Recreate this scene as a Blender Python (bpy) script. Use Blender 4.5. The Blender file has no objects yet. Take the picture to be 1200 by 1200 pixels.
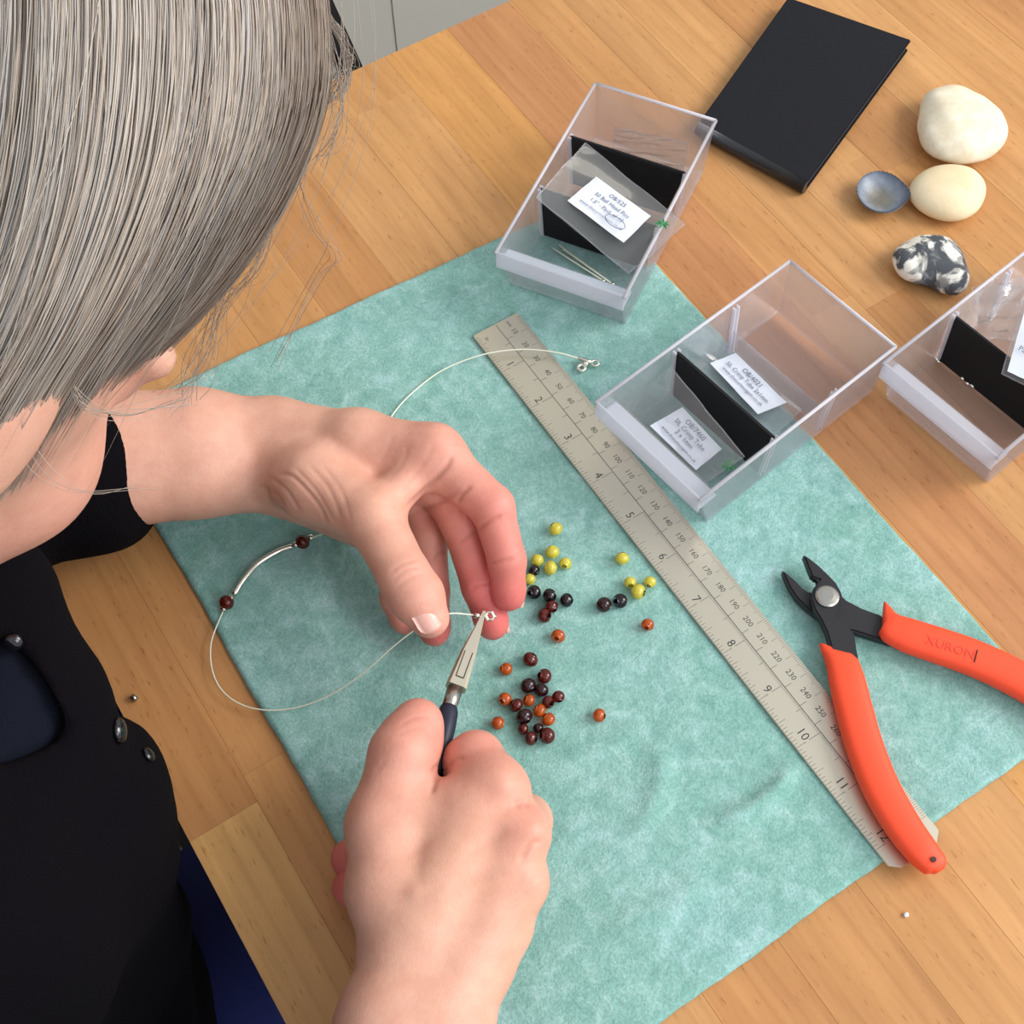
import bpy, bmesh, math, random
import numpy as np
import openvdb
from mathutils import Vector, Matrix

# ------------------------------------------------------------------ camera, light, exposure
FOC = 1574.0                                    # focal length in pixels of the 1200 px frame
RIG = np.array([[0.8411652329729539, -0.5406558281444575, -0.011503318259836718],
                [0.47547806449078367, 0.729292254888017, 0.4919892449520109],
                [-0.257607571755285, -0.4193138233516546, 0.8705252762100381]])
CAM = np.array([-0.209478, -0.2258728, 0.54207493])
sc = bpy.context.scene
cd = bpy.data.cameras.new('camera'); cam = bpy.data.objects.new('camera', cd); sc.collection.objects.link(cam)
cd.sensor_width = 36; cd.lens = FOC / 1200 * 36; cd.clip_start = 0.01; cd.clip_end = 20
m4 = Matrix(RIG.T.tolist()).to_4x4(); m4.translation = Vector(CAM.tolist()); cam.matrix_world = m4
sc.camera = cam
sc.view_settings.view_transform = 'Standard'; sc.view_settings.look = 'None'
sc.cycles.transparent_max_bounces = 40; sc.cycles.max_bounces = 16
sc.view_settings.exposure = 0.18; sc.view_settings.gamma = 1.0; sc.view_settings.use_curve_mapping = False
world = bpy.data.worlds.new('room_light'); sc.world = world; world.use_nodes = True
bgn = world.node_tree.nodes['Background']; bgn.inputs[0].default_value = (0.86, 0.93, 1.0, 1); bgn.inputs[1].default_value = 0.74

def area(name, loc, target, size, size_y, power, col):
    ld = bpy.data.lights.new(name, 'AREA'); ld.shape = 'RECTANGLE'; ld.size = size; ld.size_y = size_y
    ld.energy = power; ld.color = col
    o = bpy.data.objects.new(name, ld); sc.collection.objects.link(o); o.location = loc
    o.rotation_euler = (Vector(target) - Vector(loc)).to_track_quat('-Z', 'Y').to_euler()
    return o
area('window_light', (2.5, -1.45, 2.1), (0, 0, 0), 1.9, 1.9, 112, (1.0, 0.97, 0.93))
area('window_light_far', (0.35, -1.9, 1.5), (0, 0, 0), 1.0, 1.0, 14, (0.93, 0.97, 1.0))

# ------------------------------------------------------------------ helpers
rng = np.random.default_rng(7); random.seed(7)
COL = sc.collection

def P(px, py, z=0.0):
    """point at height z that stands where the photograph shows it"""
    d = np.array([(px - 600) / FOC, -(py - 600) / FOC, -1.0]) @ RIG
    return CAM + d * ((z - CAM[2]) / d[2])

def Q(px, py, d):
    """point at distance d along the view axis"""
    return CAM + np.array([(px - 600) / FOC * d, -(py - 600) / FOC * d, -d]) @ RIG

def to_px(V):
    q = (V - CAM) @ RIG.T
    return 600 + FOC * q[:, 0] / -q[:, 2], 600 - FOC * q[:, 1] / -q[:, 2]

def tag(o, label=None, cat=None, group=None, kind=None):
    if label: o['label'] = label
    if cat: o['category'] = cat
    if group: o['group'] = group
    if kind: o['kind'] = kind
    return o

def empty(name, loc=(0, 0, 0), rz=0):
    o = bpy.data.objects.new(name, None); COL.objects.link(o); o.empty_display_size = .01
    o.location = loc; o.rotation_euler = (0, 0, rz); return o

def link(name, me, mat=None, parent=None, smooth=False):
    o = bpy.data.objects.new(name, me); COL.objects.link(o)
    if mat:
        me.materials.clear(); me.materials.append(mat)
    if parent: o.parent = parent
    if smooth:
        me.polygons.foreach_set('use_smooth', [True] * len(me.polygons))
    return o

def place(o, loc):
    """move a world-built mesh so its origin is at loc"""
    o.data.transform(Matrix.Translation(-Vector(loc))); o.location = loc

class MB:
    def __init__(s): s.v = []; s.f = []
    def add(s, vs, fs):
        b = len(s.v); s.v += [tuple(map(float, q)) for q in vs]; s.f += [tuple(b + i for i in f) for f in fs]; return s
    def hexa(s, c):
        return s.add(c, [(3, 2, 1, 0), (4, 5, 6, 7), (0, 1, 5, 4), (1, 2, 6, 5), (2, 3, 7, 6), (3, 0, 4, 7)])
    def box(s, x0, x1, y0, y1, z0, z1):
        return s.hexa([(x0, y0, z0), (x1, y0, z0), (x1, y1, z0), (x0, y1, z0), (x0, y0, z1), (x1, y0, z1), (x1, y1, z1), (x0, y1, z1)])
    def tube(s, pts, r, n=8, cap=True, flat=1.0, up=(0, 0, 1)):
        pts = np.asarray(pts, float); m = len(pts)
        r = np.full(m, r) if np.isscalar(r) else np.asarray(r, float)
        t = np.gradient(pts, axis=0); t /= np.linalg.norm(t, axis=1)[:, None] + 1e-12
        vs = []; up = np.asarray(up, float)
        nn = np.cross(up, t[0])
        if np.linalg.norm(nn) < 1e-3: nn = np.cross((1, 0, 0), t[0])
        nn /= np.linalg.norm(nn)
        for i in range(m):
            nn = nn - t[i] * (nn @ t[i]); nn /= np.linalg.norm(nn); b = np.cross(t[i], nn)
            for k in range(n):
                a = 2 * math.pi * k / n
                vs.append(pts[i] + r[i] * (nn * math.cos(a) + b * math.sin(a) * flat))
        fs = [(i * n + k, i * n + (k + 1) % n, (i + 1) * n + (k + 1) % n, (i + 1) * n + k) for i in range(m - 1) for k in range(n)]
        if cap: fs += [tuple(range(n))[::-1], tuple((m - 1) * n + k for k in range(n))]
        return s.add(vs, fs)
    def sphere(s, c, rad, nu=12, nv=8, axes=None):
        c = np.asarray(c, float); rad = np.full(3, rad) if np.isscalar(rad) else np.asarray(rad, float)
        A = np.eye(3) if axes is None else np.asarray(axes, float)
        vs = [c + A.T @ (rad * (0, 0, -1))]
        for j in range(1, nv):
            th = -math.pi / 2 + math.pi * j / nv
            for k in range(nu):
                a = 2 * math.pi * k / nu
                vs.append(c + A.T @ (rad * (math.cos(th) * math.cos(a), math.cos(th) * math.sin(a), math.sin(th))))
        vs.append(c + A.T @ (rad * (0, 0, 1)))
        fs = [(0, 1 + (k + 1) % nu, 1 + k) for k in range(nu)]
        for j in range(nv - 2):
            for k in range(nu):
                a = 1 + j * nu + k; b = 1 + j * nu + (k + 1) % nu
                fs.append((a, b, b + nu, a + nu))
        l = len(vs) - 1
        fs += [(l, 1 + (nv - 2) * nu + k, 1 + (nv - 2) * nu + (k + 1) % nu) for k in range(nu)]
        return s.add(vs, fs)
    def torus(s, c, R, r, axes, n=18, k=8):
        c = np.asarray(c, float); A = np.asarray(axes, float)
        a = np.linspace(0, 2 * math.pi, n, endpoint=False); vs = []
        for t in a:
            for j in range(k):
                p = 2 * math.pi * j / k
                vs.append(c + A.T @ np.array([(R + r * math.cos(p)) * math.cos(t), (R + r * math.cos(p)) * math.sin(t), r * math.sin(p)]))
        fs = [(i * k + j, ((i + 1) % n) * k + j, ((i + 1) % n) * k + (j + 1) % k, i * k + (j + 1) % k) for i in range(n) for j in range(k)]
        return s.add(vs, fs)
    def prism(s, poly, z0, z1):
        n = len(poly); poly = np.asarray(poly, float)[:, :2]
        ar = 0.5 * np.sum(poly[:, 0] * np.roll(poly[:, 1], -1) - np.roll(poly[:, 0], -1) * poly[:, 1])
        if ar < 0: poly = poly[::-1]
        return s.add([(x, y, z0) for x, y in poly] + [(x, y, z1) for x, y in poly],
                     [tuple(range(n))[::-1], tuple(range(n, 2 * n))] + [(i, (i + 1) % n, n + (i + 1) % n, n + i) for i in range(n)])
    def mesh(s, name):
        me = bpy.data.meshes.new(name); me.from_pydata(s.v, [], s.f); me.update(); return me
    def build(s, name, mat, parent=None, smooth=False, bevel=0, seg=2):
        o = link(name, s.mesh(name), mat, parent, smooth)
        if bevel:
            bm = bmesh.new(); bm.from_mesh(o.data)
            es = [e for e in bm.edges if len(e.link_faces) == 2 and e.calc_face_angle(0) > 0.5]
            bmesh.ops.bevel(bm, geom=es, offset=bevel, segments=seg, affect='EDGES', clamp_overlap=True)
            bm.to_mesh(o.data); bm.free()
        return o

def spline(pts, n=8):
    p = np.asarray(pts, float); p = np.vstack([2 * p[0] - p[1], p, 2 * p[-1] - p[-2]]); out = []
    for i in range(1, len(p) - 2):
        for t in np.linspace(0, 1, n, endpoint=False):
            out.append(0.5 * ((2 * p[i]) + (-p[i - 1] + p[i + 1]) * t + (2 * p[i - 1] - 5 * p[i] + 4 * p[i + 1] - p[i + 2]) * t * t
                              + (-p[i - 1] + 3 * p[i] - 3 * p[i + 1] + p[i + 2]) * t ** 3))
    out.append(p[-2]); return np.array(out)

def text_mesh(name, body, size, mat, parent, M, align='CENTER'):
    cu = bpy.data.curves.new(name, 'FONT'); cu.body = body; cu.size = size; cu.align_x = align; cu.align_y = 'CENTER'
    cu.resolution_u = 2
    t = bpy.data.objects.new('tmp_text', cu); COL.objects.link(t)
    dg = bpy.context.evaluated_depsgraph_get()
    me = bpy.data.meshes.new_from_object(t.evaluated_get(dg)); me.transform(M)
    bpy.data.objects.remove(t); bpy.data.curves.remove(cu)
    if name is None: return me
    me.name = name; return link(name, me, mat, parent)

def text_join(name, items, mat, parent):
    """several printed strings as one flat print"""
    b = MB()
    for body, size, M, al in items:
        cu = bpy.data.curves.new('t', 'FONT'); cu.body = body; cu.size = size; cu.align_x = al; cu.align_y = 'CENTER'; cu.resolution_u = 2
        t = bpy.data.objects.new('tmp_text', cu); COL.objects.link(t)
        me = bpy.data.meshes.new_from_object(t.evaluated_get(bpy.context.evaluated_depsgraph_get())); me.transform(M)
        b.add([tuple(v.co) for v in me.vertices], [tuple(p.vertices) for p in me.polygons])
        bpy.data.objects.remove(t); bpy.data.curves.remove(cu); bpy.data.meshes.remove(me)
    return b.build(name, mat, parent)

# ------------------------------------------------------------------ materials
def new_mat(name):
    m = bpy.data.materials.new(name); m.use_nodes = True
    nt = m.node_tree; return m, nt, nt.nodes['Principled BSDF']

def srgb(r, g, b):
    f = lambda c: (c / 255 / 12.92) if c / 255 <= .04045 else ((c / 255 + .055) / 1.055) ** 2.4
    return (f(r), f(g), f(b), 1)

def node(nt, t, **kw):
    n = nt.nodes.new(t)
    for k, v in kw.items():
        if k.startswith('i_'): n.inputs[k[2:]].default_value = v
        else: setattr(n, k, v)
    return n

def noise(nt, scale, detail=4, rough=.55, vec=None, scl=None, dist=0):
    n = node(nt, 'ShaderNodeTexNoise'); n.inputs['Scale'].default_value = scale; n.inputs['Detail'].default_value = detail
    n.inputs['Roughness'].default_value = rough; n.inputs['Distortion'].default_value = dist
    if vec is None:
        vec = node(nt, 'ShaderNodeNewGeometry').outputs['Position']
    if scl:
        mp = node(nt, 'ShaderNodeMapping'); mp.inputs['Scale'].default_value = scl; nt.links.new(vec, mp.inputs[0]); vec = mp.outputs[0]
    nt.links.new(vec, n.inputs['Vector']); return n.outputs['Fac']

def ramp(nt, fac, stops):
    r = node(nt, 'ShaderNodeValToRGB'); el = r.color_ramp.elements
    while len(el) < len(stops): el.new(.5)
    for e, (p, c) in zip(el, stops):
        e.position = p; e.color = c if len(c) == 4 else (*c, 1)
    nt.links.new(fac, r.inputs[0]); return r.outputs[0]

def mix(nt, a, b, fac, mode='MIX'):
    n = node(nt, 'ShaderNodeMix', data_type='RGBA', blend_type=mode)
    for k, v in ((0, fac), (6, a), (7, b)):
        if hasattr(v, 'is_output'): nt.links.new(v, n.inputs[k])
        else: n.inputs[k].default_value = v
    return n.outputs[2]

def bump(nt, bs, height, strength=.3, dist=.001):
    b = node(nt, 'ShaderNodeBump'); b.inputs['Strength'].default_value = strength; b.inputs['Distance'].default_value = dist
    nt.links.new(height, b.inputs['Height']); nt.links.new(b.outputs[0], bs.inputs['Normal'])

def plain(name, col, rough=.5, metal=0, spec=.5, bmp=None, coat=0, sheen=0):
    m, nt, b = new_mat(name)
    b.inputs['Base Color'].default_value = col; b.inputs['Roughness'].default_value = rough
    b.inputs['Metallic'].default_value = metal; b.inputs['Specular IOR Level'].default_value = spec
    b.inputs['Coat Weight'].default_value = coat; b.inputs['Sheen Weight'].default_value = sheen
    if bmp: bump(nt, b, noise(nt, bmp[0], 3), bmp[1], bmp[2])
    return m

def wood_material():
    m, nt, b = new_mat('beech_wood')
    oi = node(nt, 'ShaderNodeObjectInfo')
    pos = node(nt, 'ShaderNodeNewGeometry').outputs['Position']
    off = node(nt, 'ShaderNodeVectorMath', operation='ADD')          # shift grain per stave
    cmb = node(nt, 'ShaderNodeCombineXYZ'); rm = node(nt, 'ShaderNodeMath', operation='MULTIPLY'); rm.inputs[1].default_value = 5
    nt.links.new(oi.outputs['Random'], rm.inputs[0]); nt.links.new(rm.outputs[0], cmb.inputs['Y'])
    nt.links.new(pos, off.inputs[0]); nt.links.new(cmb.outputs[0], off.inputs[1]); v = off.outputs[0]
    g1 = ramp(nt, noise(nt, 1, 5, .6, v, (130, 9, 1), .6), [(.3, (.86, .83, .80)), (.7, (1.06, 1.07, 1.08))])
    c = mix(nt, oi.outputs['Color'], g1, 1.0, 'MULTIPLY')
    g2 = ramp(nt, noise(nt, 1, 3, .5, v, (24, 7, 1), 1.5), [(.35, (.93, .91, .89)), (.65, (1.05, 1.05, 1.05))])
    c = mix(nt, c, g2, 1.0, 'MULTIPLY')
    fl = ramp(nt, noise(nt, 1, 2, .5, v, (720, 140, 1)), [(.63, (1, 1, 1)), (.73, (.70, .60, .52))])
    c = mix(nt, c, fl, .85, 'MULTIPLY')
    w = node(nt, 'ShaderNodeTexWave', wave_type='BANDS', bands_direction='X'); w.inputs['Scale'].default_value = 1
    w.inputs['Distortion'].default_value = 5; w.inputs['Detail'].default_value = 2; w.inputs['Detail Scale'].default_value = .6
    mp = node(nt, 'ShaderNodeMapping'); mp.inputs['Scale'].default_value = (34, 4, 1); nt.links.new(v, mp.inputs[0]); nt.links.new(mp.outputs[0], w.inputs[0])
    c = mix(nt, c, ramp(nt, w.outputs['Fac'], [(.0, (.9, .87, .83)), (.18, (1, 1, 1))]), .6, 'MULTIPLY')
    nt.links.new(c, b.inputs['Base Color']); b.inputs['Roughness'].default_value = .42; b.inputs['Specular IOR Level'].default_value = .35
    bump(nt, b, noise(nt, 1, 3, .5, v, (900, 60, 1)), .06, .0005)
    return m

def cloth_material():
    m, nt, b = new_mat('teal_microfibre')
    pos = node(nt, 'ShaderNodeNewGeometry').outputs['Position']
    n1 = noise(nt, 900, 4, .7, pos); n2 = noise(nt, 110, 5, .66, pos, None, .5); n3 = noise(nt, 14, 3, .6, pos, None, .5)
    c = ramp(nt, n2, [(.30, srgb(126, 171, 162)), (.5, srgb(143, 185, 176)), (.70, srgb(167, 203, 199))])
    c = mix(nt, c, ramp(nt, n1, [(.3, (.74, .76, .77)), (.7, (1.16, 1.16, 1.16))]), 1, 'MULTIPLY')
    c = mix(nt, c, ramp(nt, n3, [(.35, (.93, .97, .94)), (.65, (1.04, 1.03, 1.06))]), 1, 'MULTIPLY')
    nt.links.new(c, b.inputs['Base Color']); b.inputs['Roughness'].default_value = .95; b.inputs['Specular IOR Level'].default_value = .1
    b.inputs['Sheen Weight'].default_value = .25; b.inputs['Sheen Roughness'].default_value = .4
    b.inputs['Sheen Tint'].default_value = (.8, .93, 1, 1)
    add = node(nt, 'ShaderNodeMath', operation='ADD'); nt.links.new(n1, add.inputs[0]); nt.links.new(n2, add.inputs[1])
    bump(nt, b, add.outputs[0], .6, .0009)
    return m

def film(name, tint, alpha, diffuse, rough=.12, gloss=.25):
    """thin clear plastic: see-through, a little milky, shiny at grazing angles"""
    m = bpy.data.materials.new(name); m.use_nodes = True; nt = m.node_tree; nt.nodes.clear()
    out = node(nt, 'ShaderNodeOutputMaterial')
    tr = node(nt, 'ShaderNodeBsdfTransparent'); tr.inputs[0].default_value = tint
    df = node(nt, 'ShaderNodeBsdfDiffuse'); df.inputs[0].default_value = diffuse
    tl = node(nt, 'ShaderNodeBsdfTranslucent'); tl.inputs[0].default_value = diffuse
    gl = node(nt, 'ShaderNodeBsdfGlossy'); gl.inputs['Roughness'].default_value = rough
    m1 = node(nt, 'ShaderNodeMixShader'); m1.inputs[0].default_value = .5
    nt.links.new(df.outputs[0], m1.inputs[1]); nt.links.new(tl.outputs[0], m1.inputs[2])
    m2 = node(nt, 'ShaderNodeMixShader'); m2.inputs[0].default_value = alpha
    nt.links.new(tr.outputs[0], m2.inputs[1]); nt.links.new(m1.outputs[0], m2.inputs[2])
    lw = node(nt, 'ShaderNodeFresnel'); lw.inputs[0].default_value = 1.45
    ml = node(nt, 'ShaderNodeMath', operation='MULTIPLY'); ml.inputs[1].default_value = gloss * 4; ml.use_clamp = True
    nt.links.new(lw.outputs[0], ml.inputs[0])
    m3 = node(nt, 'ShaderNodeMixShader'); nt.links.new(ml.outputs[0], m3.inputs[0])
    nt.links.new(m2.outputs[0], m3.inputs[1]); nt.links.new(gl.outputs[0], m3.inputs[2])
    nt.links.new(m3.outputs[0], out.inputs[0]); return m

def amber(name, clear, body, alpha, cloud=.6):
    """clear resin: tinted see-through, a glowing body and a glassy surface"""
    m = bpy.data.materials.new(name); m.use_nodes = True; nt = m.node_tree; nt.nodes.clear()
    out = node(nt, 'ShaderNodeOutputMaterial'); pos = node(nt, 'ShaderNodeNewGeometry').outputs['Position']
    tr = node(nt, 'ShaderNodeBsdfTransparent'); tr.inputs[0].default_value = clear
    tl = node(nt, 'ShaderNodeBsdfTranslucent'); df = node(nt, 'ShaderNodeBsdfDiffuse'); gl = node(nt, 'ShaderNodeBsdfGlossy'); gl.inputs['Roughness'].default_value = .08
    c = mix(nt, body, ramp(nt, noise(nt, 480, 2, .5, pos), [(.3, (.55, .5, .45)), (.7, (1.25, 1.2, 1.15))]), cloud, 'MULTIPLY')
    nt.links.new(c, tl.inputs[0]); nt.links.new(c, df.inputs[0])
    m1 = node(nt, 'ShaderNodeMixShader'); m1.inputs[0].default_value = .68; nt.links.new(tl.outputs[0], m1.inputs[1]); nt.links.new(df.outputs[0], m1.inputs[2])
    m2 = node(nt, 'ShaderNodeMixShader'); m2.inputs[0].default_value = alpha; nt.links.new(tr.outputs[0], m2.inputs[1]); nt.links.new(m1.outputs[0], m2.inputs[2])
    lw = node(nt, 'ShaderNodeFresnel'); lw.inputs[0].default_value = 1.6
    m3 = node(nt, 'ShaderNodeMixShader'); nt.links.new(lw.outputs[0], m3.inputs[0]); nt.links.new(m2.outputs[0], m3.inputs[1]); nt.links.new(gl.outputs[0], m3.inputs[2])
    nt.links.new(m3.outputs[0], out.inputs[0]); return m

def attr_mat(name, rough, spec=.4, sss=0, aniso=False, bmp=None):
    m, nt, b = new_mat(name)
    a = node(nt, 'ShaderNodeVertexColor', layer_name='Col')
    c = a.outputs[0]
    if name == 'skin':
        pos = node(nt, 'ShaderNodeNewGeometry').outputs['Position']
        c = mix(nt, c, ramp(nt, noise(nt, 110, 4, .6, pos), [(.3, (.93, .87, .86)), (.7, (1.05, 1.06, 1.06))]), .9, 'MULTIPLY')
        n2 = noise(nt, 1400, 3, .6, pos); n3 = noise(nt, 420, 3, .6, pos)
        ad = node(nt, 'ShaderNodeMath', operation='ADD'); nt.links.new(n2, ad.inputs[0]); nt.links.new(n3, ad.inputs[1])
        bump(nt, b, ad.outputs[0], .22, .0006)
        b.inputs['Subsurface Weight'].default_value = .12; b.inputs['Subsurface Radius'].default_value = (1, .35, .2); b.inputs['Subsurface Scale'].default_value = .004
    nt.links.new(c, b.inputs['Base Color']); b.inputs['Roughness'].default_value = rough; b.inputs['Specular IOR Level'].default_value = spec
    return m

M = {
    'wood': wood_material(), 'cloth': cloth_material(),
    'steel': plain('brushed_steel', srgb(212, 203, 184), .40, 1.0),
    'silver': plain('bright_silver', srgb(238, 232, 220), .22, 1.0),
    'wire': plain('silver_wire', srgb(232, 232, 212), .4, .15),
    'ink': plain('black_ink', srgb(62, 60, 58), .6),
    'labelink': plain('label_ink', srgb(96, 98, 122), .7),
    'paper': plain('white_label_paper', srgb(232, 236, 246), .6),
    'tray': film('clear_polypropylene', (.985, .98, .99, 1), .13, (.92, .91, .97, 1), .2, .12),
    'lip': film('frosted_polypropylene', (.98, .98, .99, 1), .56, (.88, .9, .99, 1), .25, .14),
    'edge': film('white_moulded_edge', (.98, .98, .99, 1), .8, (.96, .94, 1, 1), .25, .14),
    'bag': film('clear_film', (.985, .985, .99, 1), .12, (.9, .91, .9, 1), .1, .12),
    'card': plain('black_card', srgb(22, 21, 23), .75, 0, .3, (900, .2, .0004)),
    'leather': plain('black_leather', srgb(20, 21, 28), .6, 0, .22, (1500, .35, .0004)),
    'leathergloss': plain('black_leather_spine', srgb(30, 31, 37), .3, 0, .6),
    'orange': plain('orange_grip', srgb(246, 82, 48), .5, 0, .35, (700, .08, .0004)),
    'blacksteel': plain('blackened_steel', srgb(45, 43, 46), .42, .35, .5, (500, .1, .0003)),
    'rivet': plain('satin_rivet', srgb(176, 172, 164), .33, 1.0),
    'navygrip': plain('navy_grip', srgb(24, 27, 50), .42, 0, .5),
    'knit': plain('black_knit', srgb(11, 9, 13), 1, 0, .08, (700, .6, .0015)),
    'navyknit': plain('navy_knit', srgb(15, 18, 30), .95, 0, .15, (800, .5, .001)),
    'denim': plain('blue_denim', srgb(52, 60, 124), .9, 0, .2, (1200, .5, .0008)),
    'jet': plain('black_glass_button', srgb(16, 16, 20), .08, 0, .8),
    'wall': plain('grey_wall', srgb(186, 182, 172), .9, 0, .2, (60, .1, .002)),
    'floor': plain('dark_floor', srgb(70, 62, 56), .7),
    'blackmetal': plain('black_leg_paint', srgb(12, 11, 12), .7, 0, .2),
    'green': plain('green_print', srgb(62, 132, 84), .6),
    'skin': attr_mat('skin', .46, .35), 'hair': attr_mat('hair', .42, .35),
    'nail': plain('nail', srgb(222, 168, 154), .32, 0, .5),
    'nailwhite': plain('nail_tip', srgb(238, 226, 220), .3, 0, .5),
    'amber_yellow': amber('yellow_amber', srgb(255, 252, 200), srgb(255, 240, 92), .74, .12), 'amber_orange': amber('cognac_amber', srgb(248, 168, 84), srgb(236, 112, 36), .6, .4),
    'amber_red': amber('cherry_amber', srgb(170, 62, 42), srgb(126, 40, 28), .6), 'amber_dark': amber('dark_cherry_amber', srgb(110, 50, 56), srgb(62, 24, 30), .75),
    'amber_black': amber('black_cherry_amber', srgb(60, 36, 46), srgb(34, 20, 26), .85),
    'hole': plain('bead_hole', srgb(60, 40, 26), .6),
}

# ------------------------------------------------------------------ the room
def struct(o): o['kind'] = 'structure'; return o
struct(MB().box(-1.6, 2.2, -1.6, 1.2, -.76, -.74).build('floor', M['floor']))
struct(MB().box(-1.6, 0.335, .8915, .93, -.74, 1.4).build('wall_back', M['wall']))
struct(MB().box(0.335, 2.2, .89, .93, -.74, 1.4).build('wall_alcove', M['wall']))

def plank_table():
    t = empty('table', (0, 0, -.03))
    tag(t, 'butcher-block beech table top under the teal cloth and tools', 'table')
    xs = [-243, -212, -175, -139, -103, -66, -26, 10, 52, 94, 136, 164, 190, 232, 275, 317, 360, 402, 445, 490, 530, 570, 615]
    tones = [srgb(198, 147, 95), srgb(195, 142, 88), srgb(197, 144, 90), srgb(189, 135, 84), srgb(201, 149, 95), srgb(193, 140, 88)]
    fixed = {0: [-23], 8: [], 9: [], 7: [296]}
    fixtone = {(0, 0): srgb(210, 162, 102), (0, 1): srgb(187, 134, 84), (9, 0): srgb(188, 132, 86), (8, 0): srgb(206, 150, 88), (10, 0): srgb(209, 156, 93)}
    r = random.Random(3)
    for i in range(len(xs) - 1):
        cuts = fixed.get(i)
        if cuts is None:
            cuts = []; y = -.62 + r.uniform(.1, .4)
            while y < .26:
                cuts.append(y * 1000); y += r.uniform(.24, .46)
        ys = [-620] + sorted(cuts) + [328 + .053 * 0]
        for j in range(len(ys) - 1):
            if i == 8 and False: pass
            g = .018
            b = MB().box((xs[i] + g) / 1000, (xs[i + 1] - g) / 1000, (ys[j] + g) / 1000, (ys[j + 1] - g) / 1000, -.03, r.uniform(-.00006, 0))
            o = b.build('plank', M['wood'], None, bevel=.00012, seg=1)
            o.color = fixtone.get((i, j), tones[r.randrange(6)])
            o.parent = t; o.matrix_parent_inverse = Matrix.Translation((0, 0, .03))
    return t
plank_table()

# dark chair standing beyond the table: only one leg shows past the hair
def far_chair():
    t = empty('chair', (-.16, .62, -.74)); tag(t, 'black chair leg standing beyond the table behind the grey hair', 'chair')
    a, bq = P(414, 110, -.06), P(372, 0, .10)
    ax = np.array([.004, .40, -.05]); d = np.array([-.42, .1, 1.0])
    def leg(p0, p1, w):
        b = MB(); p0 = np.array(p0); p1 = np.array(p1)
        ux = np.array([w, 0, 0]); uy = np.array([0, w, 0])
        b.hexa([p0 - ux - uy, p0 + ux - uy, p0 + ux + uy, p0 - ux + uy, p1 - ux - uy, p1 + ux - uy, p1 + ux + uy, p1 - ux + uy])
        o = b.build('leg', M['blackmetal'], None, bevel=.001); o.parent = t; o.matrix_parent_inverse = Matrix.Translation((.16, -.62, .74)); return o
    top = Q(355, -40, 1.02); bot = Q(437, 140, 1.06)
    k = (bot - top) / (bot[2] - top[2])
    foot = top + k * (-.74 - top[2])
    leg(foot, top + k * .06, .0088)
    for dx, dy in ((-.40, 0), (0, .38), (-.40, .38)):
        leg(foot + np.array([dx, dy, 0]), top + k * .06 + np.array([dx, dy, 0]), .0088)
    z = top[2] + .06; p = top + k * .06
    s = MB().box(p[0] - .43, p[0] + .03, p[1] - .03, p[1] + .42, z, z + .03).build('seat', M['blackmetal'], None, bevel=.006)
    bk = MB().box(p[0] - .43, p[0] + .03, p[1] + .40, p[1] + .42, z + .03, z + .38).build('backrest', M['blackmetal'], None, bevel=.006)
    for o in (s, bk): o.parent = t; o.matrix_parent_inverse = Matrix.Translation((.16, -.62, .74))
far_chair()

# ------------------------------------------------------------------ teal cloth
MAT_T = .003
def cloth_z(x, y):
    z = MAT_T + .00035 * np.sin(x * 60 + 2 * np.sin(y * 30)) * np.sin(y * 47 + 1.3)
    for (x0, y0, x1, y1, a, w) in CREASES:
        d = np.array([x1 - x0, y1 - y0]); L = np.hypot(*d); d /= L
        s = (x - x0) * d[0] + (y - y0) * d[1]; c = -(x - x0) * d[1] + (y - y0) * d[0]
        c = c + .006 * np.sin(s / L * 3.1)
        e = np.clip(np.minimum(s, L - s) / (.3 * L), 0, 1); e = e * e * (3 - 2 * e)
        z = z + a * e * np.exp(-(c / w) ** 2)
    return z
CREASES = []
for a, b, h, w in (((822, 968), (938, 886), .0034, .0042), ((738, 985), (770, 860), .0018, .005), ((640, 880), (760, 840), .0010, .005),
                   ((700, 1090), (840, 1010), .0018, .007), ((560, 1000), (700, 960), .001, .006)):
    p, q = P(*a, MAT_T), P(*b, MAT_T); CREASES.append((p[0], p[1], q[0], q[1], h, w))
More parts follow.
